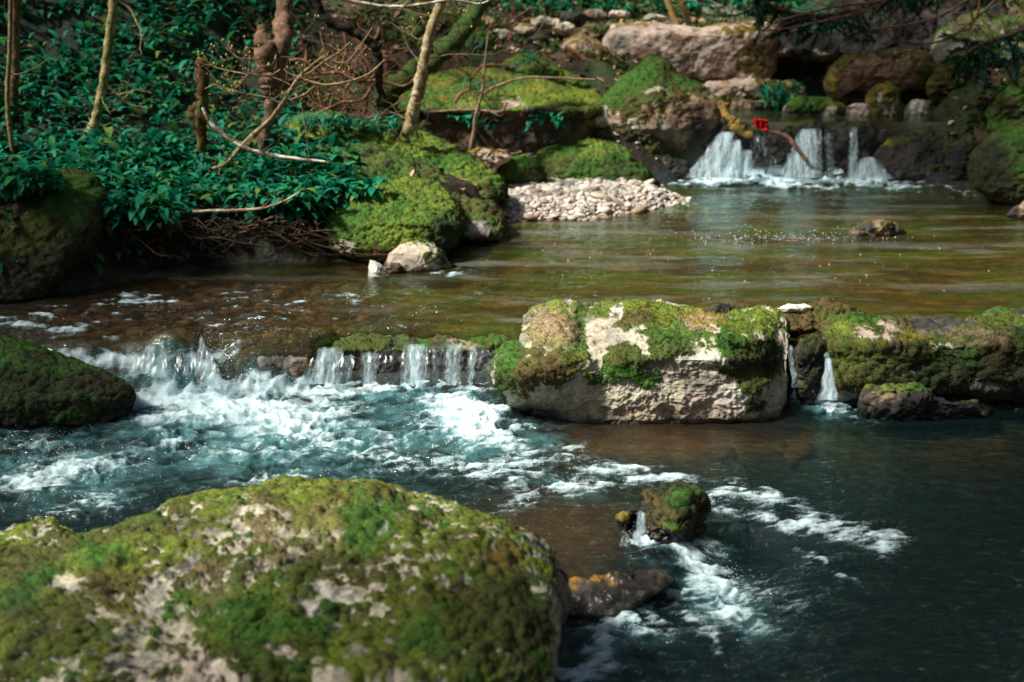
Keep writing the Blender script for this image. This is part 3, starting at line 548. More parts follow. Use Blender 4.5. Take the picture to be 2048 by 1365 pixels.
rock('dark_stone', 'small dark mossy stone peeping over the top right of the pale boulder', 'stone', [(1405, 628), (1430, 612), (1470, 609), (1498, 616), (1490, 634), (1430, 642)], 7.12, D=.06, T=.1, seed=11, moss=.3, mcols=('brown', 'olive', 'dark'), stone='darks', stone2='black')
# 9 weir stones
rock('weir_stone', 'low olive mossy weir stone with water dripping over its dark face, nearer the white cascade', 'weir stone', [(628, 712), (650, 690), (700, 668), (740, 662), (800, 668), (850, 672), (868, 690), (872, 740), (860, 800), (700, 810), (640, 790)],
     [(660, 7.28), (700, 7.06), (800, 7.02)], D=.09, T=.2, k=3, seed=12, moss=.25, rough=.8, mcols=('olive', 'green', 'olive'), stone='darks', stone2='black', fuzz=.8, wetz=.0,
     paint=[(720, 685, 75, 18, 'olive'), (850, 676, 20, 10, 'green'), (660, 690, 30, 12, 'green', .6), (750, 740, 130, 28, 'black', .95)])
rock('weir_stone', 'dark wet weir stone with a green moss tuft, touching the pale boulder', 'weir stone', [(845, 690), (870, 672), (910, 684), (950, 682), (985, 670), (1020, 682), (1045, 700), (1050, 770), (1010, 810), (870, 805), (845, 760)],
     [(665, 7.25), (700, 7.08), (800, 7.02)], D=.09, T=.2, k=3, seed=13, moss=.2, rough=.8, mcols=('olive', 'green', 'brown'), stone='darks', stone2='black', fuzz=.8, wetz=.0,
     paint=[(990, 683, 22, 9, 'green'), (905, 676, 18, 8, 'olive'), (950, 740, 120, 30, 'black', .9), (925, 690, 30, 8, 'tan', .7)])
# 10 dark rocks under the chute
rock('sunken_rock', 'round dark wet rock with water sliding over it in the left chute', 'rock', [(288, 735), (302, 700), (330, 680), (370, 677), (395, 695), (404, 735), (398, 790), (340, 810), (295, 790)], [(670, 7.04), (700, 6.93), (800, 6.84)], D=.09, T=.16, seed=14, rough=.35, moss=.1, mcols=('dark', 'olive', 'dark'), stone='black', stone2='darks', wetz=.5, fuzz=0)
rock('sunken_rock', 'smooth dark purplish wet rock between the chute and the weir', 'rock', [(470, 730), (480, 705), (520, 692), (580, 690), (625, 700), (640, 735), (620, 790), (540, 800), (480, 780)], [(690, 7.02), (720, 6.9), (800, 6.85)], D=.09, T=.16, seed=15, rough=.5, moss=-.2, stone='darks', stone2='redb', wetz=-1, fuzz=0, paint=[(510, 725, 22, 16, 'grey'), (575, 725, 24, 18, 'grey')])
# 11 stones by the left bank
Yr = Yz(545, UP)
rock('round_pale_stone', 'smooth rounded pale stone with moss and painted shade on its right, standing in the shallows', 'stone', [(766, 530), (775, 505), (800, 488), (830, 482), (865, 488), (888, 508), (902, 535), (895, 565), (840, 575), (780, 568)], Yr, D=.17, T=.16, k=2.1, seed=16, rough=.25, crust=.001, moss=-.5, stone='pale', stone2='pink', wetz=UP, paint=[(870, 515, 22, 28, 'olive'), (888, 530, 18, 20, 'dark'), (825, 485, 16, 5, 'gold', .8), (805, 515, 20, 10, 'grey', .6)], fuzz=.7)  # olive and dark patches put the right-side shade into the colour
rock('pointed_stone', 'small pale pointed stone like a tooth beside the rounded pale stone', 'stone', [(737, 560), (737, 530), (741, 515), (750, 518), (765, 533), (779, 548), (772, 570), (745, 575)], Yz(560, UP), D=.05, T=.07, seed=17, rough=.4, moss=-.6, stone='white', stone2='grey', cuts=4, fuzz=0, wetz=UP - .02, crust=.002)
rock('brown_cobble', 'small red-brown cobble tucked against the rounded pale stone', 'stone', [(770, 536), (780, 526), (798, 526), (806, 534), (800, 548), (778, 549)], Yr - .03, D=.05, T=.05, seed=18, rough=.5, moss=-1, stone='redb', stone2='darks', fuzz=0)
# 12-14 mossy boulders of the left bank
rock('mossy_boulder', 'bright yellow-green mossy boulder directly behind the rounded pale stone', B, [(655, 460), (665, 425), (700, 385), (740, 360), (800, 352), (850, 362), (890, 385), (915, 418), (918, 450), (905, 490), (880, 520), (800, 540), (720, 535), (670, 500)],
     [(350, 9.3), (400, 8.9), (450, 8.6), (500, 8.5), (560, 8.55)], D=.2, T=.5, k=2.8, seed=20, rough=.55, crust=.016, moss=.8, mcols=('green', 'lime', 'green'), stone='grey', stone2='darks', wetz=UP, res=(420, 220), fuzz=1.2,
     paint=[(780, 470, 90, 26, 'lime', .7), (850, 400, 40, 40, 'lime', .6), (700, 430, 40, 40, 'green', .8), (890, 465, 26, 40, 'dark'), (690, 495, 22, 26, 'pale'), (780, 510, 90, 12, 'brown'), (858, 475, 5, 16, 'white', .7), (900, 500, 40, 16, 'black')])  # dark and black patches at right paint the boulder's shaded side
rock('mossy_boulder', 'sloping green mossy boulder in the middle of three overlapping boulders on the left bank', B, [(590, 300), (640, 285), (720, 290), (800, 320), (870, 350), (940, 385), (990, 410), (1005, 440), (1000, 475), (960, 500), (860, 510), (700, 480), (600, 400)],
     [(280, 9.7), (400, 9.3), (470, 9.05), (520, 9.1)], D=.2, T=.4, k=2.8, seed=21, rough=.55, crust=.016, moss=.75, mcols=('green', 'olive', 'dark'), stone='grey', stone2='darks', wetz=UP, fuzz=1.1,
     paint=[(960, 462, 40, 14, 'grey'), (930, 450, 30, 14, 'pink', .5), (860, 370, 60, 26, 'olive', .8), (950, 420, 60, 26, 'brown', .6), (960, 490, 60, 14, 'black')])
rock('mossy_boulder', 'upper mossy ridge boulder whose nose rests on the gravel bar', B, [(580, 250), (600, 232), (680, 228), (740, 245), (830, 258), (900, 290), (960, 325), (1000, 355), (1020, 385), (1018, 410), (990, 425), (930, 410), (850, 380), (750, 330), (650, 320), (590, 300)],
     [(225, 10.3), (300, 9.95), (400, 9.6), (440, 9.65)], D=.2, T=.5, k=2.8, seed=22, rough=.6, crust=.016, moss=.85, mcols=('green', 'lime', 'olive'), stone='darks', stone2='black', fuzz=1.2,
     paint=[(640, 240, 60, 14, 'teal', .9), (740, 250, 50, 14, 'teal', .6), (700, 300, 100, 12, 'dark', .7), (880, 330, 60, 24, 'green'), (1000, 395, 26, 24, 'dark'), (820, 285, 70, 14, 'lime', .6), (940, 350, 40, 24, 'lime', .4)])
rock('bank_boulder', 'dark shaded mossy boulder under the wild garlic at the left edge', B, [(-220, 420), (-60, 380), (60, 352), (140, 345), (195, 352), (208, 385), (200, 440), (180, 500), (130, 570), (60, 620), (-60, 650), (-220, 640)],
     [(340, 8.3), (450, 7.95), (600, 7.65), (650, 7.65)], D=.25, T=.6, k=2.6, seed=23, rough=.6, moss=.95, mcols=('dark', 'green', 'olive'), stone='black', stone2='darks', wetz=UP, paint=[(120, 380, 80, 26, 'green', .6), (60, 460, 60, 40, 'olive', .5), (150, 500, 60, 60, 'dark'), (40, 570, 120, 50, 'dark')])  # dark patches paint this boulder's shade into its moss
# 16-21 far left of centre
rock('orange_stone', 'small orange and yellow moss-edged block on the gravel behind the ridge boulder', 'stone', [(935, 305), (955, 296), (1000, 298), (1020, 306), (1018, 328), (1005, 342), (965, 340), (940, 325)], 10.45, D=.08, T=.15, seed=24, cuts=5, moss=.1, stone='tan', stone2='pink', mcols=('gold', 'rust', 'olive'), paint=[(990, 320, 20, 8, 'pink'), (950, 300, 26, 6, 'gold'), (960, 335, 40, 8, 'rust')])
rock('mossy_stone', 'small green mossy stone between the orange block and the mossy dome', 'stone', [(990, 350), (1010, 322), (1045, 313), (1080, 322), (1092, 350), (1085, 375), (1000, 372)], 10.6, D=.12, T=.15, seed=25, moss=.8, stone='darks', stone2='black', paint=[(1070, 350, 20, 20, 'dark')])
rock('mossy_boulder', 'rounded green moss-covered dome at the back of the gravel bar', B, [(1072, 335), (1080, 300), (1110, 280), (1150, 272), (1200, 274), (1235, 292), (1265, 320), (1295, 350), (1302, 375), (1250, 388), (1160, 378), (1090, 366)],
     [(270, 11.15), (320, 10.85), (380, 10.7)], D=.22, T=.3, k=2.3, seed=26, rough=.5, crust=.012, moss=.85, mcols=('green', 'lime', 'olive'), stone='darks', stone2='grey', wetz=UP, paint=[(1230, 340, 50, 30, 'dark', .6), (1120, 300, 40, 16, 'green'), (1240, 295, 12, 6, 'white', .7), (1160, 350, 60, 18, 'green', .7)], fuzz=1.1)  # dark patch at right paints the dome's shaded side
rock('dark_wet_rock', 'dark mossy rock between the dome and the foot of the fall', 'rock', [(1180, 262), (1230, 250), (1300, 262), (1335, 290), (1338, 320), (1300, 345), (1240, 310), (1190, 290)], 11.2, D=.15, T=.2, seed=27, moss=.4, mcols=('olive', 'dark', 'olive'), stone='darks', stone2='black')
rock('dark_wet_rock', 'black glistening rock where the foam starts left of the fall', 'rock', [(1270, 340), (1290, 318), (1340, 310), (1370, 325), (1390, 352), (1370, 372), (1290, 372)], Yz(365, UP) + .02, D=.12, T=.15, seed=28, moss=.1, mcols=('dark', 'olive', 'dark'), stone='darks', stone2='black', wetz=UP + .05, paint=[(1320, 330, 14, 14, 'pink', .6)])
rock('overhanging_slab', 'broad moss-topped slab with a dark undercut face, behind the leaning pale sapling', 'slab', [(800, 190), (840, 165), (900, 145), (980, 140), (1060, 150), (1130, 170), (1190, 185), (1202, 205), (1190, 250), (1180, 300), (1090, 330), (950, 320), (850, 290), (800, 250)],
     [(140, 11.9), (200, 11.35), (222, 11.08), (240, 11.14), (300, 11.10), (340, 11.08)], D=.22, T=.5, k=3.2, seed=29, rough=.6, moss=.5, top_bias=1.1, mcols=('lime', 'green', 'gold'), stone='redb', stone2='black',
     paint=[(1000, 275, 220, 44, 'darks', .7), (940, 262, 60, 20, 'redb', .6), (1090, 190, 100, 22, 'lime'), (950, 175, 80, 18, 'green', .8), (1020, 205, 30, 10, 'pink', .8), (930, 212, 26, 7, 'tan', .7), (1150, 225, 40, 10, 'olive')])
rock('mossy_boulder', 'rounded mossy knob above the moss-topped slab', B, [(880, 120), (900, 75), (940, 58), (980, 72), (1000, 105), (990, 140), (930, 160), (890, 150)], 12.3, D=.25, T=.3, seed=30, moss=.9, mcols=('green', 'gold', 'teal'), stone='darks', stone2='grey')
rock('moss_slope_rock', 'low mossy slope stone joining the slab to the brown block', B, [(1000, 130), (1040, 112), (1090, 125), (1140, 150), (1200, 180), (1150, 200), (1060, 180)], 12.0, D=.18, T=.25, seed=31, moss=.8, mcols=('green', 'lime', 'teal'), stone='grey', stone2='darks')
rock('triangular_boulder', 'tilted triangular boulder with a green mossy left slope left of the fall', B, [(1176, 240), (1200, 205), (1240, 170), (1280, 135), (1300, 116), (1328, 118), (1345, 140), (1390, 165), (1425, 190), (1448, 205), (1440, 240), (1400, 290), (1370, 325), (1310, 300), (1260, 268), (1200, 258)],
     [(115, 11.7), (200, 11.3), (260, 11.15), (330, 11.3)], D=.2, T=.4, k=2.8, seed=32, rough=.45, crust=.012, moss=.3, c=(1310, 215), mcols=('olive', 'green', 'brown'), stone='redb', stone2='tan',
     bumps=[(1300, 190, 30, 40, .05), (1390, 260, 50, 60, -.12)],
     paint=[(1240, 170, 70, 26, 'green'), (1290, 140, 40, 20, 'green'), (1215, 205, 34, 16, 'green', .8), (1380, 165, 50, 10, 'green'), (1308, 178, 24, 6, 'pale'), (1200, 235, 26, 10, 'white'), (1260, 250, 20, 16, 'pale', .9), (1320, 265, 40, 18, 'grey', .7), (1400, 260, 30, 50, 'black')])  # black patch paints the shaded gap beside the fall onto the stone
# 22-25 back blocks
rock('brown_block', 'tall rust-brown angular block with yellow moss, left of the long pale block', 'rock', [(1092, 150), (1100, 110), (1118, 68), (1160, 62), (1200, 80), (1222, 110), (1225, 170), (1180, 190), (1110, 175)], 12.5, D=.2, T=.3, seed=33, cuts=5, rough=.5, moss=.15, mcols=('gold', 'rust', 'olive'), stone='redb', stone2='tan', paint=[(1100, 130, 12, 40, 'lime'), (1190, 170, 34, 20, 'black'), (1150, 110, 24, 30, 'pink', .5)])
rock('long_pale_block', 'long pale pink-brown rectangular block lying across the top of the photo', 'rock block', [(1198, 130), (1205, 80), (1225, 50), (1280, 43), (1340, 48), (1400, 58), (1480, 46), (1535, 48), (1552, 80), (1550, 140), (1530, 168), (1420, 172), (1300, 168), (1220, 160)],
     [(40, 12.9), (70, 12.65), (180, 12.6)], D=.16, T=.5, k=4, seed=34, rough=.5, moss=-.15, mcols=('gold', 'olive', 'brown'), stone='pink', stone2='redb', fuzz=.8,
     paint=[(1240, 85, 34, 30, 'grey', .8), (1350, 58, 100, 8, 'pink'), (1490, 60, 40, 12, 'gold'), (1500, 120, 40, 50, 'brown'), (1420, 100, 60, 30, 'pink', .7), (1400, 160, 120, 9, 'black')])
rock('layered_slab', 'flat pale ledge slab under the long pink-brown block', 'slab', [(1390, 178), (1420, 166), (1500, 164), (1590, 168), (1605, 185), (1580, 198), (1480, 200), (1400, 196)], 12.35, D=.1, T=.3, k=3.5, seed=35, moss=-.1, mcols=('gold', 'olive', 'brown'), stone='pink', stone2='tan', paint=[(1560, 175, 40, 8, 'olive'), (1480, 196, 100, 5, 'black')])
rock('layered_slab', 'narrow dark-edged ledge slab just above the water of the top pool', 'slab', [(1430, 212), (1450, 203), (1520, 202), (1570, 206), (1575, 222), (1520, 236), (1440, 236)], 12.15, D=.08, T=.25, k=3.5, seed=36, moss=-.1, stone='tan', stone2='darks', paint=[(1500, 225, 80, 9, 'black')], fuzz=.3)
# 26-35 right side
rock('dark_cliff', 'dark overhanging rock wall with bluish shaded face at the upper right', 'cliff', [(1530, 130), (1545, 60), (1580, 20), (1700, -40), (1850, -60), (2000, -40), (2010, 60), (1960, 130), (1860, 150), (1760, 165), (1680, 200), (1620, 215), (1560, 200)],
     [(-60, 13.0), (60, 12.7), (110, 12.6), (125, 12.95), (230, 13.0)], D=.3, T=.9, k=3, seed=37, rough=.8, moss=.0, mcols=('dark', 'teal', 'olive'), stone='black', stone2='darks', c=(1740, 70), paint=[(1640, 115, 50, 7, 'pale', .8), (1560, 120, 16, 16, 'pink', .8), (1620, 40, 60, 30, 'teal', .8)])
rock('red_brown_block', 'reddish brown ribbed block under the dark cliff', 'rock block', [(1648, 170), (1660, 140), (1690, 112), (1740, 104), (1820, 103), (1862, 110), (1878, 140), (1868, 180), (1800, 192), (1700, 182), (1665, 200)],
     12.0, D=.18, T=.4, k=3.2, seed=38, rough=.5, moss=-.05, mcols=('olive', 'gold', 'brown'), stone='redb', stone2='tan', paint=[(1665, 165, 14, 34, 'gold'), (1690, 125, 30, 14, 'olive'), (1780, 106, 80, 6, 'olive'), (1770, 150, 60, 28, 'redb', .6), (1850, 150, 24, 34, 'olive'), (1760, 187, 100, 6, 'black')])
rock('mossy_stone', 'upright gold-green mossy stone in front of the reddish ribbed block', 'stone', [(1730, 225), (1738, 190), (1755, 170), (1780, 168), (1797, 185), (1802, 220), (1795, 250), (1740, 255)], 11.75, D=.12, T=.15, seed=39, moss=.65, mcols=('gold', 'green', 'olive'), stone='pale', stone2='darks', paint=[(1762, 195, 8, 18, 'pale')])
rock('pale_stone', 'bright pale square stone left of the upright gold-green stone', 'stone', [(1688, 245), (1690, 212), (1730, 208), (1752, 220), (1755, 250), (1720, 262)], 11.72, D=.1, T=.15, seed=40, cuts=4, moss=-.6, stone='white', stone2='pink', fuzz=0)
rock('pale_stone', 'pale jagged stone right of the upright gold-green stone', 'stone', [(1795, 245), (1805, 215), (1835, 198), (1860, 205), (1866, 230), (1850, 255)], 11.8, D=.1, T=.15, seed=41, cuts=4, moss=-.4, stone='white', stone2='grey', mcols=('teal', 'green', 'olive'), fuzz=.5)
rock('mossy_stone', 'low stone capped with bright green moss on the edge of the top pool', 'stone', [(1560, 240), (1568, 210), (1600, 197), (1640, 200), (1690, 215), (1700, 240), (1680, 262), (1580, 258)], 11.75, D=.14, T=.2, seed=42, moss=.3, top_bias=1.2, mcols=('green', 'lime', 'green'), stone='darks', stone2='pink', paint=[(1615, 208, 44, 14, 'green')])
rock('dark_boulder', 'large dark wet boulder at the right end of the far waterfall', B, [(1738, 310), (1750, 275), (1785, 252), (1840, 240), (1900, 222), (1945, 235), (1960, 270), (1962, 320), (1940, 365), (1860, 378), (1780, 368), (1745, 345)], [(220, 11.6), (280, 11.3), (370, 11.1)], D=.2, T=.4, seed=43, rough=.7, moss=.25, mcols=('olive', 'dark', 'olive'), stone='darks', stone2='black', wetz=UP + .02, paint=[(1800, 330, 60, 24, 'darks'), (1910, 235, 50, 14, 'green', .6), (1760, 285, 14, 14, 'gold', .7)])
rock('mossy_cliff', 'steep mossy rock face with a pale column at the right edge', 'cliff', [(1840, 130), (1880, 95), (1930, 60), (2000, 30), (2100, 0), (2250, 0), (2250, 300), (2050, 320), (1960, 290), (1930, 250), (1900, 225), (1905, 175), (1870, 170)],
     [(0, 12.9), (150, 12.2), (300, 11.8)], D=.25, T=.8, k=2.8, seed=44, rough=1.3, cuts=9, moss=.4, mcols=('olive', 'green', 'dark'), stone='darks', stone2='grey', c=(2040, 170), paint=[(1925, 180, 16, 46, 'tan'), (1905, 132, 16, 10, 'pink'), (1875, 140, 30, 26, 'gold', .6), (1950, 105, 40, 10, 'olive', .7), (1950, 215, 24, 16, 'grey'), (2000, 160, 60, 60, 'dark', .7)])
rock('mossy_boulder', 'upper dark green rounded boulder at the right edge', B, [(1975, 230), (1990, 190), (2020, 160), (2060, 145), (2200, 140), (2230, 330), (2050, 340), (1980, 300)], 11.0, D=.25, T=.4, seed=45, moss=.8, mcols=('olive', 'dark', 'green'), stone='darks', stone2='black')
rock('mossy_boulder', 'lower dark mossy boulder at the right edge, beside the pool', B, [(1940, 340), (1955, 300), (1985, 265), (2030, 245), (2100, 240), (2230, 260), (2260, 430), (2080, 440), (1990, 395), (1950, 375)], [(240, 10.5), (300, 10.3), (440, 10.1)], D=.25, T=.4, seed=46, moss=.75, rough=.5, mcols=('dark', 'green', 'olive'), stone='black', stone2='darks', wetz=UP, paint=[(2040, 265, 50, 14, 'green', .7), (1975, 350, 50, 50, 'dark')])
rock('tan_cobble', 'small tan stone at the waterline on the right edge', 'stone', [(2015, 432), (2030, 412), (2060, 402), (2100, 410), (2100, 440), (2040, 444)], Yz(438, UP), D=.08, T=.1, seed=47, moss=-.5, stone='tan', stone2='darks', fuzz=0)
rock('pool_stone', 'lone low dark brown stone breaking the surface of the wide pool', 'stone', [(1700, 470), (1712, 452), (1740, 442), (1775, 443), (1800, 452), (1810, 472), (1790, 492), (1720, 492)], Yz(474, UP), D=.12, T=.15, seed=48, rough=1.2, moss=.15, mcols=('brown', 'olive', 'dark'), stone='darks', stone2='tan', wetz=UP)
rock('dark_wet_rock', 'black rock below the distant trickle at the far right', 'rock', [(1880, 330), (1900, 290), (1940, 270), (1975, 280), (2000, 320), (2000, 390), (1940, 385), (1890, 370)], 11.05, D=.18, T=.3, seed=60, moss=.15, mcols=('dark', 'olive', 'dark'), stone='black', stone2='darks', wetz=UP)
rock('mossy_slope_rock', 'gold-olive mossy rock between the reddish ribbed block and the pale column', 'rock', [(1855, 175), (1880, 130), (1910, 110), (1935, 135), (1930, 200), (1900, 235), (1860, 215)], 11.75, D=.15, T=.3, seed=61, cuts=4, moss=.6, mcols=('olive', 'gold', 'dark'), stone='darks', stone2='black')
# far fall wall
for i, (lab, ol, Yv) in enumerate([('black rock wall behind the left streams of the far waterfall', [(1400, 300), (1440, 255), (1480, 250), (1540, 258), (1560, 290), (1565, 370), (1480, 380), (1400, 375)], 11.33),
                                   ('black rock wall behind the widest stream of the far waterfall', [(1535, 270), (1570, 250), (1620, 246), (1650, 255), (1655, 300), (1650, 375), (1545, 375)], 11.32),
                                   ('black rock wall behind the right thin stream of the far waterfall', [(1640, 262), (1680, 250), (1740, 248), (1775, 262), (1780, 320), (1770, 375), (1645, 375)], 11.33)]):
    rock('fall_rock', lab, 'rock', ol, Yv, D=.1, T=.22, k=3.5, seed=50 + i, rough=.8, moss=.1, mcols=('dark', 'olive', 'green'), stone='black', stone2='darks', wetz=-1, fuzz=.6, paint=[(1590, 252, 60, 8, 'olive', .6)])
rock('dark_stone', 'little black stone standing in the foam under the widest far stream', 'stone', [(1590, 362), (1590, 345), (1600, 334), (1612, 338), (1618, 352), (1614, 365)], Yz(361, UP), D=.06, T=.06, seed=55, moss=0, stone='black', stone2='black', fuzz=0)

# ------------------------------------------------------------------ loose stones of the back bank
rs = np.random.RandomState(5)
back = [(1010, 80, 34, 22, 'pale'), (1055, 60, 26, 14, 'tan'), (1090, 45, 34, 14, 'pink'), (1030, 110, 16, 26, 'pink'), (1150, 38, 34, 16, 'darks'), (1190, 30, 30, 14, 'redb'), (1075, 82, 26, 12, 'darks'), (1240, 30, 26, 9, 'pink'), (1130, 60, 26, 12, 'pale'), (970, 45, 26, 12, 'tan'), (1310, 38, 26, 8, 'pink')]
bl = ['pale upright stone above the moss slope', 'tan flat stone behind the pale upright stone', 'pinkish flat stone on the litter bank', 'narrow pink stone beside the mossy knob', 'dark stone on the bank above the brown block', 'red-brown stone above the left end of the long block', 'dark crack stone behind the tan flat one', 'small pink stone resting behind the long block', 'pale stone touching the top of the brown block', 'tan stone beyond the mossy knob', 'flat pink stone on top of the long block']
for i, (x, y, a, b, s) in enumerate(back):
    th = np.linspace(0, 2 * np.pi, 9)[:-1] + rs.rand() * .6; rr = rs.uniform(.8, 1.1, 8)
    rock('bank_stone', bl[i], 'stone', [(x + a * math.cos(t) * q, y + b * math.sin(t) * q) for t, q in zip(th, rr)], 12.9 + (70 - y) * .012, D=.1, T=.2, k=3, seed=70 + i, cuts=4, rough=.8, moss=-.1, stone=s, stone2='grey' if s != 'darks' else 'black', mcols=('gold', 'green', 'olive'), fuzz=.5, group='loose stones on the back bank')

# ------------------------------------------------------------------ falling water
def stream_mesh(top, bot, Yt, Yb, dens, seed, arc=.5):
    rs = np.random.RandomState(seed); (a0, a1, ya), (b0, b1, yb) = top, bot
    m = int(max(10, abs(yb - ya) / 1.6)); n = int(max(6, max(a1 - a0, b1 - b0) / 1.5))
    t = np.linspace(0, 1, m)[:, None]; u = np.linspace(0, 1, n)[None, :]
    PX = lerp(a0, b0, t ** 1.1) * (1 - u) + lerp(a1, b1, t ** 1.1) * u; PY = lerp(ya, yb, t) + 0 * u
    Yv = lerp(Yt, Yb, t ** arc) + 0 * u
    V = at_Y(PX, PY, Yv).reshape(-1, 3); U = np.stack([V[:, 0], V[:, 2] * 1.0 + .3 * Yv.ravel(), 0 * V[:, 0] + seed], -1)
    nn = fbm2(V[:, 0] * 24 + seed, V[:, 2] * 9, 3); V[:, 1] -= .008 * nn + .006; V[:, 0] += .006 * pn2(V[:, 2] * 30 + seed, V[:, 0] * 9)
    T = (t + 0 * u).ravel(); E = (1 - np.abs(2 * u - 1) ** 3 + 0 * t).ravel()
    d = dens * (.2 + .8 * E) + .12 * T - .25 * sstep(.08, 0, T) + .25 * pn2(V[:, 0] * 22 + seed, V[:, 2] * 4)
    return V, grid_faces(m, n), U, d
def cascade(name, label, streams):
    V0 = at_Y(streams[0][0][0], streams[0][0][2], streams[0][2]); root = empty(name, tuple(V0), label, 'waterfall')
    for i, st in enumerate(streams):
        V, F, U, d = stream_mesh(*st, seed=300 + i * 7 + int(V0[1] * 10))
        obj('stream', mesh('stream', V - np.array(root.location), F, M_FALL, {'suv': U, 'dens': d}), root)
cascade('waterfall', 'thin curtains of water dripping over the low weir left of the pale boulder', [
    ((636, 688, 694), (594, 682, 768), 7.0, 6.84, .66), ((672, 708, 708), (664, 704, 766), 6.99, 6.88, .34), ((722, 760, 702), (716, 752, 768), 6.98, 6.86, .52),
    ((804, 860, 688), (800, 856, 772), 7.0, 6.82, .68), ((856, 902, 688), (854, 898, 768), 7.0, 6.86, .26), ((890, 930, 684), (890, 920, 770), 7.0, 6.84, .6), ((934, 956, 692), (932, 946, 766), 7.0, 6.88, .36), ((752, 806, 704), (752, 806, 768), 7.0, 6.90, .02), ((950, 1000, 696), (950, 996, 766), 7.0, 6.92, .05)])
cascade('waterfall', 'thin glassy film of water sliding over the round dark rock in the left chute', [((300, 400, 690), (288, 406, 752), 6.93, 6.74, -.1), ((398, 408, 672), (392, 452, 772), 6.93, 6.68, .6), ((286, 318, 688), (256, 310, 748), 6.88, 6.70, .45)])
cascade('waterfall', 'narrow white jet falling through the gap beside the wedge stone', [
    ((1650, 1662, 716), (1634, 1676, 800), 6.6, 6.42, .95), ((1574, 1584, 690), (1584, 1600, 775), 6.62, 6.5, .5), ((1640, 1660, 672), (1648, 1664, 722), 6.9, 6.6, .4)])
cascade('waterfall', 'wide far waterfall of several white streams at the back of the pool', [
    ((1436, 1470, 264), (1366, 1446, 356), 11.2, 10.95, 1.0), ((1462, 1484, 280), (1428, 1482, 356), 11.18, 10.95, .95), ((1478, 1506, 300), (1462, 1508, 356), 11.16, 10.98, .8),
    ((1502, 1540, 268), (1494, 1544, 356), 11.18, 11.0, .22), ((1530, 1552, 306), (1530, 1560, 356), 11.16, 11.0, .2), ((1598, 1638, 258), (1550, 1642, 356), 11.18, 10.95, 1.0),
    ((1636, 1644, 256), (1634, 1646, 356), 11.18, 11.0, .5), ((1650, 1666, 262), (1648, 1672, 356), 11.18, 11.0, .3), ((1698, 1716, 254), (1692, 1718, 356), 11.18, 11.0, .68), ((1722, 1752, 314), (1700, 1790, 358), 11.1, 10.93, .9)])
cascade('waterfall', 'small distant trickle of white water between the boulders at the far right', [((1950, 1968, 262), (1952, 1976, 292), 11.5, 11.4, .85)])
cascade('waterfall', 'tiny double trickle running through the cleft of the small double-humped mossy stone', [((1276, 1292, 1022), (1262, 1290, 1088), 5.05, 4.98, .75), ((1244, 1256, 1062), (1240, 1262, 1092), 5.04, 4.98, .4)])

# spray drops and floating bubbles
OCT = np.array([(1, 0, 0), (-1, 0, 0), (0, 1, 0), (0, -1, 0), (0, 0, 1), (0, 0, -1)], float); OF = np.array([(0, 2, 4), (2, 1, 4), (1, 3, 4), (3, 0, 4), (2, 0, 5), (1, 2, 5), (3, 1, 5), (0, 3, 5)])
def drops(name, P, r, col, flat=1.):
    k = len(P); V = P[:, None, :] + OCT[None] * r[:, None, None] * np.array([1, 1, flat]); F = OF[None] + 6 * np.arange(k)[:, None, None]
    return obj(name, mesh(name, V.reshape(-1, 3), F.reshape(-1, 3), M_SPRAY, {'col': np.tile(np.array(col, float), (6 * k, 1))}))
rs = np.random.RandomState(11); PP = []; RR = []
for (cx_, cy_, rx, ry, n, hh) in [(470, 780, 130, 34, 1500, .07), (310, 720, 60, 30, 420, .06), (425, 720, 26, 44, 420, .08), (560, 755, 70, 26, 500, .06), (640, 760, 50, 20, 200, .05), (940, 815, 70, 26, 260, .04), (100, 900, 130, 30, 500, .06), (150, 960, 120, 30, 300, .05),
                                  (830, 764, 190, 6, 300, .03), (1560, 352, 190, 5, 500, .05), (1655, 796, 40, 8, 120, .03), (1430, 1150, 70, 26, 260, .012), (1235, 1240, 40, 24, 140, .012), (1450, 1000, 50, 10, 60, .01), (1640, 1060, 100, 10, 60, .008), (1270, 1080, 20, 12, 60, .03), (1160, 970, 60, 14, 140, .03)]:
    n = int(n * .55); q = rs.normal(size=(n, 2)) * .55; px = cx_ + q[:, 0] * rx; py = cy_ + q[:, 1] * ry; g = at_z(px, py, .12); z = level(g[:, 0], g[:, 1])
    g = at_z(px, py, z); g[:, 2] = level(g[:, 0], g[:, 1]) + rs.exponential(hh * .45, n) + .004; PP.append(g); RR.append(rs.uniform(.0008, .0022, n) * (1 + (g[:, 1] > 9) * .8))
tag(drops('water_spray', np.concatenate(PP), np.concatenate(RR), (.8, .9, .92)), 'fine white spray thrown up above the rapids', 'spray', kind='stuff')
px = np.concatenate([rs.uniform(1080, 2040, 170), rs.normal(1250, 90, 40), rs.normal(1700, 120, 50), rs.uniform(780, 1100, 10)]); py = np.concatenate([rs.normal(530, 36, 170), rs.normal(500, 12, 40), rs.normal(530, 22, 50), rs.uniform(500, 590, 10)]); py = np.clip(py, 440, 600)
g = at_z(px, py, UP); g = g[::2]; g[:, 2] = UP - .001
tag(drops('foam_bubbles', g, rs.uniform(.002, .0065, len(g)), (.8, .82, .78), .5), 'white bubbles drifting on the calm brown pool', 'bubbles', kind='stuff')

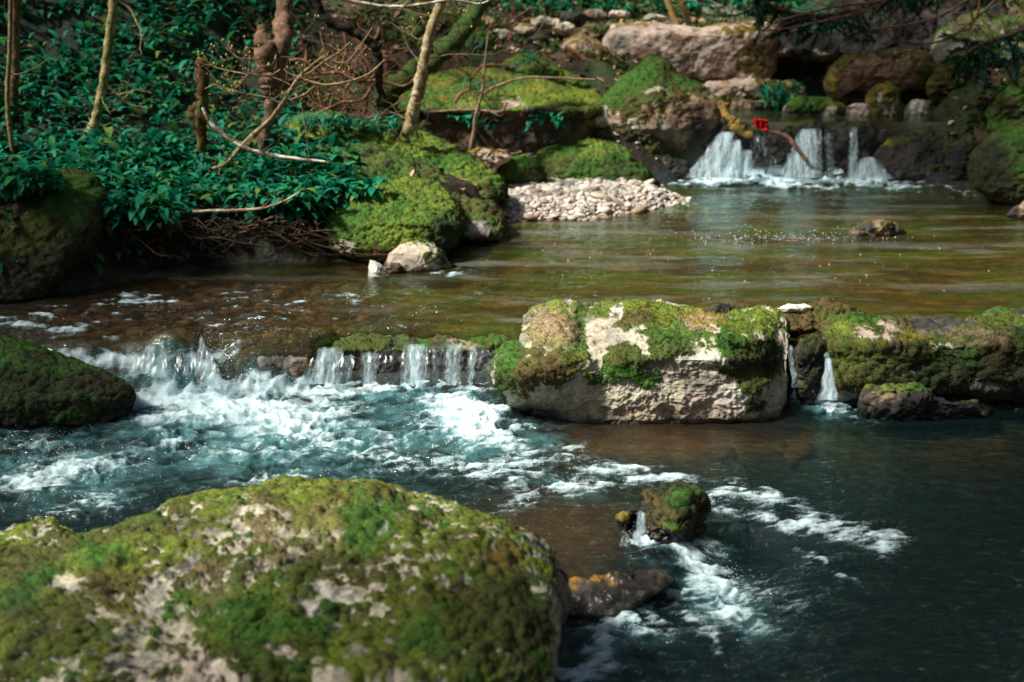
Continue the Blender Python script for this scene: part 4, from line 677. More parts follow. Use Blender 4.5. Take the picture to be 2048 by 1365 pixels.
# ------------------------------------------------------------------ gravel and cobbles
def ico():
    import bmesh
    bm = bmesh.new(); bmesh.ops.create_icosphere(bm, subdivisions=2, radius=1); bm.verts.ensure_lookup_table()
    V = np.array([v.co[:] for v in bm.verts]); F = np.array([[v.index for v in f.verts] for f in bm.faces]); bm.free(); return V, F
IV, IF = ico()
def pebbles(name, P, size, cols, rs, flat=.55):
    k = len(P); a = rs.uniform(0, 2 * np.pi, k); sc = np.stack([rs.uniform(.8, 1.5, k), rs.uniform(.6, 1.1, k), rs.uniform(.7, 1.2, k) * flat], -1) * size[:, None]
    V = IV[None] * (1 + .14 * np.stack([pn3(IV * 1.3 + 31.7 * (i % 23)) for i in range(23)])[np.arange(k) % 23][..., None])
    V = np.sign(V) * np.abs(V) ** .9 * sc[:, None, :]; tl = rs.normal(size=k) * .3
    x = V[..., 0] * np.cos(a)[:, None] - V[..., 1] * np.sin(a)[:, None]; y = V[..., 0] * np.sin(a)[:, None] + V[..., 1] * np.cos(a)[:, None]; z = V[..., 2] + x * tl[:, None]
    V = np.stack([x, y, z], -1) + P[:, None, :]; F = IF[None] + len(IV) * np.arange(k)[:, None, None]
    return obj(name, mesh(name, V.reshape(-1, 3), F.reshape(-1, 3), M_PEB, {'col': np.repeat(cols, len(IV), 0)}))
rs = np.random.RandomState(21); x0, y0 = BAR.min(0) - .1; x1, y1 = BAR.max(0) + .1
x = rs.uniform(x0, x1, 20000); y = rs.uniform(y0, y1, 20000); d = sdist(x, y, BAR); k = d < rs.normal(.0, .08, len(d)); x, y, d = x[k], y[k], d[k]; k = proj(np.stack([x, y, 0 * x + .26], -1))[1] > 352; x, y, d = x[k], y[k], d[k]
sz = np.clip(rs.lognormal(-4.55, .5, len(x)), .005, .05) ; z = ground_z(x, y) + sz * .35
pal = np.array([(.55, .52, .45), (.46, .42, .35), (.62, .58, .52), (.32, .25, .18), (.50, .42, .36), (.28, .27, .25), (.56, .48, .40)]); c = pal[rs.randint(0, 7, len(x))] * rs.uniform(.75, 1.1, (len(x), 1))
edge = sstep(.12, -.0, -d) * (y < 10.2); c = lerp(c, np.array([[.20, .09, .035]]), (edge * rs.uniform(.3, 1, len(x)))[:, None])
tag(pebbles('gravel', np.stack([x, y, z], -1), sz, c, rs), 'pale washed pebbles heaped into a low bar beside the pool', 'gravel', kind='stuff')
rs = np.random.RandomState(22); px = np.concatenate([rs.uniform(0, 760, 1300), rs.uniform(600, 1100, 60), rs.uniform(1000, 1600, 60)]); py = np.concatenate([rs.uniform(560, 700, 1300), rs.uniform(480, 600, 60), rs.uniform(860, 1080, 60)])
g = at_z(px, py, np.where(py > 800, -.12, UP - .12)); z = ground_z(g[:, 0], g[:, 1]); sz = np.clip(rs.lognormal(-3.6, .55, len(px)), .012, .08)
k = (z < level(g[:, 0], g[:, 1]) - .045) ; g, z, sz, px = g[k], z[k], sz[k], px[k]; sz = np.minimum(sz, (level(g[:, 0], g[:, 1]) - z) * .55)
pal = np.array([(.12, .065, .03), (.16, .11, .065), (.07, .06, .03), (.24, .19, .14), (.14, .06, .03), (.04, .035, .025), (.22, .12, .045)]); c = pal[rs.randint(0, 7, len(px))]
tag(pebbles('stream_bed_stones', np.stack([g[:, 0], g[:, 1], z + sz * .2], -1), sz, c, rs), 'brown and amber cobbles under the shallow water', 'cobbles', kind='stuff')

# ------------------------------------------------------------------ leaves
def leaves(name, P, az, ln, pitch, bend, wd, col, parent=None, seg=6, fold=.25, mat=None):
    k = len(P); t = np.linspace(0, 1, seg + 1); ang = pitch[:, None] - bend[:, None] * t[None]; dt = ln[:, None] / seg
    hx = np.concatenate([np.zeros((k, 1)), np.cumsum(np.cos(ang[:, :-1]) * dt, 1)], 1); hz = np.concatenate([np.zeros((k, 1)), np.cumsum(np.sin(ang[:, :-1]) * dt, 1)], 1)
    w = wd[:, None] * np.clip(np.sin(np.pi * np.clip(t * .93 + .05, 0, 1)) ** .8, .05, 1)[None]; ca, sa = np.cos(az)[:, None], np.sin(az)[:, None]
    mid = np.stack([P[:, :1] + hx * ca, P[:, 1:2] + hx * sa, P[:, 2:] + hz], -1)
    side = np.stack([-sa * w, ca * w, fold * w], -1); side2 = np.stack([sa * w, -ca * w, fold * w], -1)
    V = np.stack([mid + side, mid, mid + side2], 2); base = np.arange(k)[:, None, None] * (3 * (seg + 1)); j = np.arange(seg)[None, :, None] * 3; h = np.arange(2)[None, None, :]
    a = base + j + h; F = np.stack([a, a + 1, a + 4, a + 3], -1).reshape(-1, 4); C = np.repeat(col, 3 * (seg + 1), 0)
    Vf = V.reshape(-1, 3)
    if parent is not None: Vf = Vf - np.array(parent.location)
    o = obj(name, mesh(name, Vf, F, mat or M_LEAF, {'col': C}), parent); o['kind'] = 'stuff'; return o
GARL = np.array([.009, .18, .095])
def garlic_cols(rs, k):
    c = GARL * rs.uniform(.45, 1.5, (k, 1)); y = (rs.rand(k, 1) < .06); c = np.where(rs.rand(k, 1) < .16, c * np.array([[3.5, 1.05, .55]]), c); return np.where(y, np.array([[.14, .20, .04]]), c)
rs = np.random.RandomState(31); n = 150000; x = rs.uniform(-8.5, 4.5, n); y = rs.uniform(7.6, 22, n); keep = rs.rand(n) < np.clip(13 / y, .3, 1); x, y = x[keep], y[keep]
z = ground_z(x, y); px, py = proj(np.stack([x, y, z], -1)); d = sdist(x, y, CH); nz = fbm2(x * 1.6, y * 1.6, 3)
den = np.where((px < 600) & (d > .03), .75, 0.); den = np.where((px < 720) & (py > 300) & (d > .02) & (py < 470), 1., den)
den = den * np.where((py < 300) & (nz < -.25), .35, 1) * np.where((px > 470) & (py < 290), .35, 1) * np.where((px > 200) & (px < 420) & (py > 235) & (py < 290), .25, 1)
den = np.where((px > 1000) & (px < 1900) & (py < 36), .6, den); den = np.where((py < -10), .35, den)
k = rs.rand(len(x)) < den; x, y, z = x[k], y[k], z[k]; m = len(x)
print('garlic', m)
az = rs.uniform(0, 2 * np.pi, m); az = np.where(rs.rand(m) < .5, rs.normal(-1.2, .8, m), az); ln = rs.uniform(.08, .19, m) * np.where(rs.rand(m) < .2, .6, 1)
leaves('wild_garlic_carpet', np.stack([x, y, z + rs.uniform(0, .07, m)], -1), az, ln, rs.uniform(.5, 1.35, m), rs.uniform(.8, 2.2, m), ln * rs.uniform(.11, .17, m), garlic_cols(rs, m))
tag(bpy.data.objects['wild_garlic_carpet'], 'dense teal green wild garlic carpet covering the left bank', 'wild garlic', kind='stuff')
def clump(label, px0, px1, py0, py1, Y, n, seed, nm='wild_garlic', ll=(.11, .18)):
    rs = np.random.RandomState(seed); px = rs.uniform(px0, px1, n); py = rs.uniform(py0, py1, n); P = at_Y(px, py, Y + rs.uniform(-.1, .2, n)); c = P.mean(0)
    root = empty(nm, tuple(c), label, 'plant'); az = rs.uniform(0, 2 * np.pi, n); az = np.where(rs.rand(n) < .55, rs.normal(-1.57, .7, n), az); ln = rs.uniform(*ll, n)
    leaves('leaf_cluster', P, az, ln, rs.uniform(.3, 1.3, n), rs.uniform(1.0, 2.4, n), ln * rs.uniform(.12, .18, n), garlic_cols(rs, n) * 1.25, root)
clump('wild garlic clump drooping over the left shoulder of the yellow-green boulder', 590, 760, 372, 415, 9.0, 260, 41)
clump('wild garlic clump hanging over the root-tangled bank', 480, 640, 385, 430, 8.75, 240, 42)
clump('wild garlic clump hanging down beside the dark left boulder', 200, 330, 400, 450, 8.4, 240, 43)
clump('pointed-leaved garlic tuft spilling on top of the dark left boulder', 0, 110, 345, 385, 8.1, 200, 44)
clump('small dark green fern tuft beside the flat ledges of the top pool', 1520, 1600, 168, 215, 12.1, 120, 45, 'fern', (.08, .14))
clump('strap-leaved plant hanging under the slab, left of the pair', 905, 1000, 235, 260, 11.0, 26, 46, 'hanging_plant', (.10, .16))
clump('strap-leaved plant hanging under the slab, right of the pair', 1065, 1125, 232, 256, 11.0, 26, 47, 'hanging_plant', (.10, .16))
clump('soft teal herb tuft on the crest of the ridge boulder', 600, 800, 238, 262, 10.1, 260, 48, 'herb_tuft', (.05, .09))
for i, (a, b, c_, d_, lb) in enumerate([(900, 990, 160, 180, 'small teal herbs on the left half of the slab top'), (850, 920, 95, 110, 'little teal leaves growing from the mossy leaning trunk'), (1045, 1075, 100, 125, 'small teal leaves by the narrow pink stone')]):
    clump(lb, a, b, c_, d_, 11.4 + .3 * i, 50, 50 + i, 'herb_tuft', (.04, .07))

# dry leaves and litter on the back banks
rs = np.random.RandomState(61); n = 9000; x = rs.uniform(-4.5, 5, n); y = rs.uniform(8.6, 17, n); z = ground_z(x, y); px, py = proj(np.stack([x, y, z], -1)); d = sdist(x, y, CH)
k = (d > .12) & ((px > 560) | (rs.rand(n) < .04)) ; x, y, z = x[k], y[k], z[k]; m = len(x); ln = rs.uniform(.035, .09, m)
pal = np.array([(.42, .26, .13), (.30, .15, .06), (.55, .40, .25), (.20, .09, .04), (.48, .30, .20)]); c = pal[rs.randint(0, 5, m)] * rs.uniform(.5, 1.1, (m, 1))
leaves('leaf_litter', np.stack([x, y, z + .012], -1), rs.uniform(0, 6.28, m), ln, rs.normal(.1, .35, m), rs.normal(.2, .6, m), ln * rs.uniform(.2, .38, m), c, seg=3, mat=M_LITTER)
tag(bpy.data.objects['leaf_litter'], 'brown and beige fallen leaves on the back bank', 'leaf litter', kind='stuff')

rs = np.random.RandomState(62); n = 90000; x = rs.uniform(-4, 6, n); y = rs.uniform(9.6, 17, n); z = ground_z(x, y); px, py = proj(np.stack([x, y, z], -1)); d = sdist(x, y, CH)
k = (d > .1) & (px > 420) & (sdist(x, y, HOL) > .1) & (fbm2(x * 2.2, y * 2.2, 3) > -.22 + .25 * rs.rand(n)); x, y, z = x[k], y[k], z[k]; m = len(x); ln = rs.uniform(.03, .08, m)
pal = np.array([(.045, .09, .012), (.09, .12, .015), (.02, .10, .04), (.07, .06, .015)]); c = pal[rs.randint(0, 4, m)] * rs.uniform(.5, 1.4, (m, 1))
leaves('undergrowth', np.stack([x, y, z], -1), rs.uniform(0, 6.28, m), ln, rs.uniform(.2, 1.3, m), rs.uniform(.3, 1.5, m), ln * rs.uniform(.15, .3, m), c, seg=3)
tag(bpy.data.objects['undergrowth'], 'low green moss tufts and herbs on the back bank', 'undergrowth', kind='stuff')

# ------------------------------------------------------------------ wood: trunks, twigs, roots
def smoothpath(P, n):
    P = np.array(P, float); k = len(P); t = np.linspace(0, k - 1, n); Q = np.vstack([2 * P[0] - P[1], P, 2 * P[-1] - P[-2]])
    i = np.clip(t.astype(int), 0, k - 2); f = (t - i)[:, None]; a, b, c, d = Q[i], Q[i + 1], Q[i + 2], Q[i + 3]
    return .5 * (2 * b + (c - a) * f + (2 * a - 5 * b + 4 * c - d) * f * f + (3 * b - a - 3 * c + d) * f ** 3)
def tube(P, r, sides=8, rough=.0, seed=0):
    m = len(P); T = np.gradient(P, axis=0); T /= np.linalg.norm(T, axis=1)[:, None] + 1e-9
    ref = np.where(np.abs(T[:, 1:2]) < .8, np.array([[0, 1., 0]]), np.array([[1., 0, 0]])); A = np.cross(T, ref); A /= np.linalg.norm(A, axis=1)[:, None]; Bn = np.cross(T, A)
    th = np.arange(sides) * 2 * np.pi / sides
    o = A[:, None] * np.cos(th)[None, :, None] + Bn[:, None] * np.sin(th)[None, :, None]
    V = P[:, None] + o * np.asarray(r)[:, None, None]
    V = V.reshape(-1, 3)
    if rough: V = V + o.reshape(-1, 3) * (rough * np.repeat(r, sides) * fbm3(V * (.6 / np.mean(r)) + seed, 3))[:, None]
    j = np.arange(sides); jn = (j + 1) % sides; F = np.concatenate([np.stack([i * sides + j, i * sides + jn, (i + 1) * sides + jn, (i + 1) * sides + j], -1) for i in range(m - 1)])
    return V, F
class Bag:
    def __init__(s): s.V = []; s.F = []; s.C = []; s.n = 0
    def add(s, V, F, c):
        s.V.append(V); s.F.append(F + s.n); s.n += len(V); c = np.asarray(c, float); s.C.append(np.tile(c, (len(V), 1)) if c.ndim == 1 else c)
    def build(s, name, mat, parent=None):
        V = np.concatenate(s.V)
        if parent is not None: V = V - np.array(parent.location)
        return obj(name, mesh(name, V, np.concatenate(s.F), mat, {'col': np.concatenate(s.C)}), parent)
def pxpath(pts, Y, n=None, rpx=4):
    """pts: (px,py[,dY[,rpx]])"""
    A = [(p[0], p[1], p[2] if len(p) > 2 else 0, p[3] if len(p) > 3 else rpx) for p in pts]; W = [list(at_Y(a[0], a[1], Y + a[2])) + [a[3] * Y / FPX] for a in A]
    n = n or max(8, len(pts) * 7); S = smoothpath(W, n); return S[:, :3], np.maximum(S[:, 3], .0006)
def twigs(bag, buds, P, r, rs, count, ln, depth=1, c=(.2, .14, .08)):
    for _ in range(count):
        i = rs.randint(len(P) // 4, len(P)); p = P[i]; t = P[min(i + 1, len(P) - 1)] - P[max(i - 1, 0)]; t /= np.linalg.norm(t) + 1e-9
        dr = t * .5 + rs.normal(size=3) * np.array([.8, .35, .7]); dr /= np.linalg.norm(dr); l = ln * rs.uniform(.5, 1.2); k = 7; q = [p]
        for s in range(k): dr = dr + rs.normal(size=3) * .22 + np.array([0, 0, .08]); dr /= np.linalg.norm(dr); q.append(q[-1] + dr * l / k)
        q = np.array(q); rr = np.linspace(min(r[i] * .6, .005), .0012, len(q)); V, F = tube(q, rr, 5); bag.add(V, F, c)
        if buds is not None:
            b = OCT * np.array([.006, .006, .010]) * rs.uniform(.6, 1.3) + q[-1]; buds.add(b, OF, (.45, .38, .12))
        if depth > 0: twigs(bag, buds, q, rr, rs, 2, ln * .5, depth - 1, c)
def wood(name, label, cat, paths, Y, col, seed=0, tw=0, twl=.3, tdepth=1, buds=False, part='trunk', rough=.16, spots=None, moss=None, group=None):
    rs = np.random.RandomState(seed); W0 = at_Y(paths[0][0][0], paths[0][-1][1], Y); base = at_Y(paths[0][-1][0], paths[0][-1][1], Y)
    root = empty(name, tuple(base), label, cat, group); b = Bag(); tb = Bag(); bd = Bag()
    for i, p in enumerate(paths):
        P, r = pxpath(p, Y); P = P + .08 * r[:, None] * rs.normal(size=P.shape); V, F = tube(P, r, 10 if r.max() > .015 else 6, rough, seed)
        c = np.array(col)[None] * (1 + .5 * fbm3(V * 22, 3))[:, None]
        if spots is not None: c = lerp(c, np.array(spots)[None], sstep(.05, .25, fbm3(V * 14 + 5, 3))[:, None])
        if moss is not None: c = lerp(c, np.array(moss)[None], sstep(-.1, .2, fbm3(V * 7 + 9, 3) + .3)[:, None])
        b.add(V, F, np.clip(c, .003, 1))
        if tw: twigs(tb, bd, P, r, rs, tw, twl, tdepth, tuple(np.array(col) * .8))
    b.build(part, M_BARK, root)
    if tb.n: tag(tb.build('twigs', M_BARK, root), kind='stuff')
    if buds and bd.n: tag(bd.build('buds', M_MOSS, root), kind='stuff')
    return root
PALE = (.34, .26, .15); BRN = (.10, .06, .035); RED = (.20, .09, .05); GRN = (.05, .11, .015)
wood('sapling', 'brown mottled sapling trunk standing at the far left edge', 'tree', [[(32, -60, 0, 11), (30, 40, 0, 10), (31, 120, 0, 9), (29, 180, 0, 9), (24, 240, 0, 8)]], 10.0, (.16, .09, .04), 1, tw=3, twl=.5, spots=(.05, .05, .02))
wood('sapling', 'thin bent sapling stem in front of the brown one at the far left edge', 'tree', [[(22, -60, 0, 4), (20, 80, 0, 4.5), (15, 200, 0, 5), (22, 280, 0, 5), (33, 352, 0, 5)]], 9.4, (.20, .15, .07), 2, tw=3, twl=.4)
wood('sapling', 'pale yellow sapling with a mossy curved foot amid the wild garlic', 'tree', [[(232, -60, 0, 9), (222, 50, 0, 9), (212, 130, 0, 9), (200, 200, 0, 9), (188, 248, 0, 10), (166, 286, 0, 9)], [(232, 0, 0, 3), (262, 20, 0, 3), (280, 60, 0, 2)], [(208, 168, 0, 4), (230, 185, 0, 3), (246, 198, 0, 2)]], 9.9, (.36, .29, .13), 3, tw=4, twl=.35, spots=(.12, .14, .04))
wood('tree', 'broken old brown tree trunk behind the leaning bare shrub', 'tree', [[(575, -60, .2, 17), (568, 40, .1, 18), (562, 100, 0, 18), (555, 160, 0, 17), (545, 210, 0, 14), (530, 270, 0, 12), (525, 345, 0, 11)], [(522, 50, 0, 8), (528, 85, -.02, 18), (535, 130, -.02, 24), (542, 170, 0, 20), (548, 205, 0, 12)]], 9.9, (.12, .07, .042), 4, tw=6, twl=.5, rough=.4, spots=(.24, .14, .09), moss=None)
wood('stump', 'dark rotten snag stump with green moss at its foot', 'stump', [[(404, 115, 0, 9), (406, 135, 0, 13), (404, 200, 0, 13), (402, 250, 0, 11), (404, 315, 0, 9)], [(384, 232, 0, 10), (395, 215, 0, 12), (408, 224, 0, 8)]], 9.6, (.07, .035, .015), 5, tw=6, twl=.22, rough=.5, spots=(.10, .12, .02))
wood('sapling', 'pale leaning sapling standing on the ridge boulder', 'tree', [[(892, -60, 0, 10), (880, 10, 0, 10), (862, 60, 0, 10), (848, 120, 0, 10), (834, 185, 0, 10), (824, 225, 0, 11), (818, 262, 0, 12)], [(852, 120, 0, 3), (850, 170, 0, 3), (838, 210, 0, 4), (830, 262, 0, 4)]], 9.95, (.30, .22, .11), 6, tw=5, twl=.5, spots=(.45, .38, .25))
wood('tree', 'leaning moss-covered trunk crossing behind the pale leaning sapling', 'tree', [[(985, -40, .3, 18), (945, 30, .2, 18), (915, 75, .1, 20), (870, 112, 0, 22), (835, 140, 0, 22), (800, 168, 0, 20), (755, 205, 0, 14)], [(800, -30, .3, 10), (822, 30, .1, 13), (842, 70, .05, 15), (858, 105, 0, 14)]], 10.7, (.028, .06, .008), 7, tw=8, twl=.6, rough=.5, spots=(.06, .085, .015))
wood('branch', 'black curving branch hooked beside the old tree', 'branch', [[(625, -10, 0, 8), (655, 40, 0, 8), (700, 60, 0, 9), (735, 82, 0, 9), (756, 110, 0, 8), (757, 150, 0, 7), (762, 185, 0, 7), (782, 210, 0, 6), (805, 232, 0, 5)]], 10.3, (.02, .014, .01), 8, tw=10, twl=.35, rough=.5, part='limb')
wood('shrub', 'leaning bare hazel shrub with fanned budding twigs above the wild garlic', 'shrub', [[(650, 110, 0, 1.7), (600, 152, 0, 2.7), (572, 195, 0, 4.1), (540, 240, 0, 4.8), (490, 285, 0, 4.8), (455, 325, 0, 4.1), (425, 338, 0, 3.4)],
     [(770, 120, 0, 1.4), (735, 150, 0, 2), (690, 165, 0, 2.4), (650, 170, 0, 2.7), (615, 162, 0, 2.7), (598, 152, 0, 2.7)], [(700, 85, 0, 1), (678, 105, 0, 1.7), (650, 122, 0, 2), (620, 145, 0, 2), (596, 152, 0, 2)], [(745, 55, 0, 1), (715, 100, 0, 1.4), (690, 125, 0, 1.4), (660, 118, 0, 1.4), (645, 85, 0, 1.4), (640, 60, 0, 1)],
     [(630, 172, 0, 2), (608, 190, 0, 2), (580, 200, 0, 2), (555, 205, 0, 1.4)], [(530, 195, 0, 1.7), (480, 185, 0, 1.7), (455, 178, 0, 1.4), (430, 170, 0, 1.4), (410, 178, 0, 1)], [(560, 140, 0, 1.4), (540, 152, 0, 1.7), (515, 150, 0, 1.4), (495, 145, 0, 1.4)], [(620, 330, 0, 0.68), (600, 200, 0, 1.4), (560, 160, 0, 1.4), (500, 150, 0, 1.4), (440, 138, 0, 1.4), (418, 130, 0, 1)],
     [(500, 110, 0, 1.4), (498, 140, 0, 1.7), (492, 155, 0, 1.7), (470, 178, 0, 1.7)], [(450, 95, 0, 1.4), (470, 112, 0, 1.7), (490, 125, 0, 1.7)]], 9.2, (.30, .21, .11), 9, tw=5, twl=.16, buds=True, part='stems')
wood('branch', 'fallen twig with white lichen bands hanging below the shrub', 'branch', [[(405, 215, 0, 3), (420, 245, 0, 4), (445, 268, 0, 4.5), (480, 292, 0, 4.5), (520, 306, 0, 4.5), (575, 316, 0, 4), (650, 324, 0, 2.5)]], 9.1, (.30, .16, .10), 10, tw=3, twl=.18, spots=(.75, .70, .62), part='stick')
wood('branch', 'low curved twig with pale bands above the root tangle', 'branch', [[(385, 424, 0, 3.5), (430, 422, 0, 3.5), (480, 421, 0, 3.5), (530, 416, 0, 3), (570, 402, 0, 2.5), (600, 384, 0, 1.5)]], 8.5, (.38, .24, .16), 11, tw=3, twl=.12, spots=(.6, .52, .4), part='stick')
wood('branch', 'thin pale twig curving across the very top beside the leaning sapling', 'branch', [[(675, -5, 0, 4), (720, 6, 0, 4), (780, 14, 0, 3.5), (840, 10, 0, 3), (900, 0, 0, 2.5), (960, 8, 0, 2), (990, -8, 0, 1.5)]], 8.6, (.30, .22, .16), 12, tw=7, twl=.2, spots=(.6, .55, .48), buds=True, part='stick')
wood('shrub', 'wispy bare stem rising in front of the undercut slab', 'shrub', [[(978, 60, 0, 1.5), (970, 120, 0, 2), (965, 180, 0, 2.5), (952, 230, 0, 4), (948, 265, 0, 4), (940, 302, 0, 4)], [(1190, 160, 0, 2), (1060, 155, 0, 2), (1000, 170, 0, 2.5), (962, 190, 0, 3)], [(850, 225, 0, 2), (900, 222, 0, 2.5), (950, 220, 0, 3), (1000, 224, 0, 3), (1015, 205, 0, 2)]], 10.5, (.26, .17, .11), 13, tw=5, twl=.25, part='stems')
wood('sapling', 'thin golden stem behind the long block, left of the pair', 'tree', [[(1318, -50, 0, 6), (1335, 0, 0, 6), (1355, 52, 0, 7)]], 13.4, (.38, .26, .10), 14, tw=2)
wood('sapling', 'thin golden stem behind the long block, right of the pair', 'tree', [[(1350, -50, 0, 6), (1362, 0, 0, 6), (1378, 50, 0, 6)]], 13.5, (.38, .26, .10), 15, tw=2)
for i, (pp, lb) in enumerate([([(1530, 62), (1580, 56), (1640, 44), (1700, 30), (1750, 14), (1790, -10)], 'long bare branch sweeping up over the dark cliff, lower of two'), ([(1560, 40), (1620, 25), (1680, 12), (1740, 6), (1800, -8)], 'bare branch above the dark cliff, upper of two'),
                               ([(1740, 60), (1800, 52), (1850, 42), (1900, 22), (1950, -10)], 'drooping bare twig in front of the dark cliff'), ([(1800, 80), (1850, 88), (1900, 74), (1960, 30), (2000, -10)], 'lowest curved twig in front of the dark cliff'), ([(2060, 40), (2020, 70), (1985, 90), (1950, 100)], 'bare twig crossing the mossy rock face on the right'), ([(1935, 0), (1945, 35), (1938, 60), (1958, 20), (1956, -10)], 'looped hanging twig beside the mossy rock face')]):
    wood('branch', lb, 'branch', [[(p[0], p[1], 0, 3.2 - .3 * j) for j, p in enumerate(reversed(pp))]], 11.3, (.15, .08, .055), 20 + i, tw=8, twl=.35, part='stick')
wood('driftwood', 'forked yellowish drift log jammed at the left lip of the far waterfall', 'log', [[(1440, 205, .1, 6), (1452, 228, .05, 9), (1470, 248, 0, 11), (1500, 272, -.05, 8)], [(1448, 215, .1, 5), (1458, 205, .1, 6), (1450, 195, .1, 6)]], 11.25, (.30, .20, .05), 30, rough=.6, part='log')
wood('driftwood', 'dark slender stick dipping from the red scrap into the far fall', 'stick', [[(1525, 262, 0, 4), (1550, 266, 0, 5), (1575, 275, -.05, 4.5), (1592, 295, -.1, 4), (1614, 322, -.15, 3.5)]], 11.1, (.16, .09, .06), 31, rough=.4, part='stick', tw=2, twl=.1)
wood('driftwood', 'rust-brown branches lying on the slope left of the long pale block', 'stick', [[(1130, 95, 0, 5), (1180, 125, 0, 6), (1240, 150, 0, 6), (1290, 165, 0, 5)], [(1150, 120, 0, 4), (1210, 140, 0, 5), (1250, 130, 0, 4)], [(1230, 110, 0, 3), (1260, 140, 0, 4), (1280, 160, 0, 4)]], 12.2, (.24, .11, .05), 32, tw=5, twl=.3, part='sticks')
for i, (a, b) in enumerate([((560, 120), (760, 175)), ((640, 240), (850, 140)), ((650, 175), (740, 235)), ((680, 60), (700, 230)), ((600, 90), (640, 200)), ((720, 240), (745, 120)), ((765, 60), (690, 150)), ((590, 210), (690, 240)), ((900, 200), (980, 130))]):
    rs = np.random.RandomState(80 + i); pts = [(lerp(a[0], b[0], t) + rs.normal() * 8, lerp(a[1], b[1], t) + rs.normal() * 8, 0, 3.5 - t) for t in np.linspace(0, 1, 6)]
    wood('branch', ['reddish dead branch among the brush near the old trunk', 'red straight branch leaning toward the leaning sapling', 'short dead branch behind the black curving branch', 'upright dead stem left of the black curving branch', 'upright dead stem close to the old trunk', 'thin dead stem rising beside the ridge boulder crest', 'dead branch crossing above the black hooked branch', 'low dead branch on the crest of the ridge boulder', 'dead branch beside the mossy knob'][i], 'branch', [pts], 10.5 + .1 * i, [(.22, .10, .06), (.20, .10, .06)][i % 2], 90 + i, tw=9, twl=.45, part='stick')

# exposed roots under the bank
rs = np.random.RandomState(71); b = Bag()
for i in range(120):
    x0 = rs.uniform(215, 640); y0 = rs.uniform(432, 462); q = [(x0, y0, 0, rs.uniform(1, 3))]; dx = rs.normal() * 12
    for s in range(5): dx += rs.normal() * 11; q.append((q[-1][0] + dx, min(q[-1][1] + rs.uniform(-6, 26), 518 + rs.uniform(-12, 8)), q[-1][2] + rs.normal() * .02, q[-1][3] * .8))
    P, r = pxpath(q, 8.32 + (x0 - 215) / 425 * .22 + rs.uniform(-.06, .05), 12); V, F = tube(P, r, 5); b.add(V, F, np.array([(.10, .05, .03), (.05, .03, .018), (.22, .13, .08), (.04, .05, .015)][i % 4]) * rs.uniform(.3, 1.0))
tag(b.build('exposed_roots', M_BARK), 'tangle of brown roots hanging from the undercut left bank', 'roots', kind='stuff')
# twiggy brush on the back slope
b = Bag(); rs = np.random.RandomState(72)
for i in range(1500):
    px_, py_ = rs.uniform(430, 1100), rs.uniform(-40, 215); Y_ = 10.9 + (215 - py_) * .016 + rs.uniform(-.2, .3); l = rs.uniform(15, 70); a = rs.uniform(0, 3.14)
    q = [(px_, py_, 0, rs.uniform(.8, 2.2))]
    for s in range(4): a += rs.normal() * .35; q.append((q[-1][0] + l / 4 * math.cos(a), q[-1][1] - l / 4 * math.sin(a), q[-1][2] + rs.normal() * .04, q[-1][3] * .8))
    if px_ > 790 and py_ > 105: continue
    P, r = pxpath(q, Y_, 8); V, F = tube(P, r, 4); b.add(V, F, np.array([(.22, .11, .06), (.10, .05, .03), (.32, .20, .12), (.05, .08, .015)][i % 4]) * rs.uniform(.4, 1.1))
tag(b.build('dead_brush', M_BARK), 'tangled brown dead twigs covering the bank behind the boulders', 'brush', kind='stuff')

# conifer boughs over the dark cliff
def bough(label, pts, Y, seed, n=2600, L0=.05, col=(.006, .05, .028)):
    rs = np.random.RandomState(seed); base = at_Y(pts[0][0], pts[0][1], Y); root = empty('conifer_bough', tuple(base), label, 'bough'); b = Bag(); NP = []; ND = []
    P, r = pxpath(pts, Y, 30, 4); V, F = tube(P, r, 6, .3); b.add(V, F, (.05, .03, .02))
    for i in range(46):
        j = rs.randint(2, 30); p = P[j]; dr = np.array([rs.normal() * .8, rs.normal() * .6, -rs.uniform(.2, .9)]); dr /= np.linalg.norm(dr); l = rs.uniform(.15, .45); q = [p]
        for s in range(8): dr = dr + rs.normal(size=3) * .12; dr /= np.linalg.norm(dr); q.append(q[-1] + dr * l / 8)
        q = np.array(q); V, F = tube(q, np.linspace(.004, .0015, 9), 4); b.add(V, F, (.06, .035, .02))
        for s in range(n // 46): 
            f = rs.uniform(0, 7.99); a = q[int(f)] * (1 - f % 1) + q[int(f) + 1] * (f % 1); NP.append(a); ND.append(dr * .6 + rs.normal(size=3) * .6)
    b.build('branchwork', M_BARK, root); NP = np.array(NP); ND = np.array(ND); ND /= np.linalg.norm(ND, axis=1)[:, None]
    blades('needles', NP, ND, np.tile(np.array(col), (len(NP), 1)), L0, rs, root, wd=.13, droop=.3)
bough('dark green conifer bough hanging at the left end of the dark cliff', [(1480, -30), (1540, 10), (1600, 30), (1660, 30), (1720, 20)], 12.2, 1, 5200)
bough('dark green conifer bough over the mossy rock face at the upper right corner', [(2150, -20), (2080, 40), (2020, 70), (1960, 90), (1920, 120)], 11.2, 2, 6500)
bough('dark conifer bough along the top edge above the dark cliff', [(1990, -60), (1900, -30), (1820, -20), (1740, -30)], 11.8, 3, 4200)

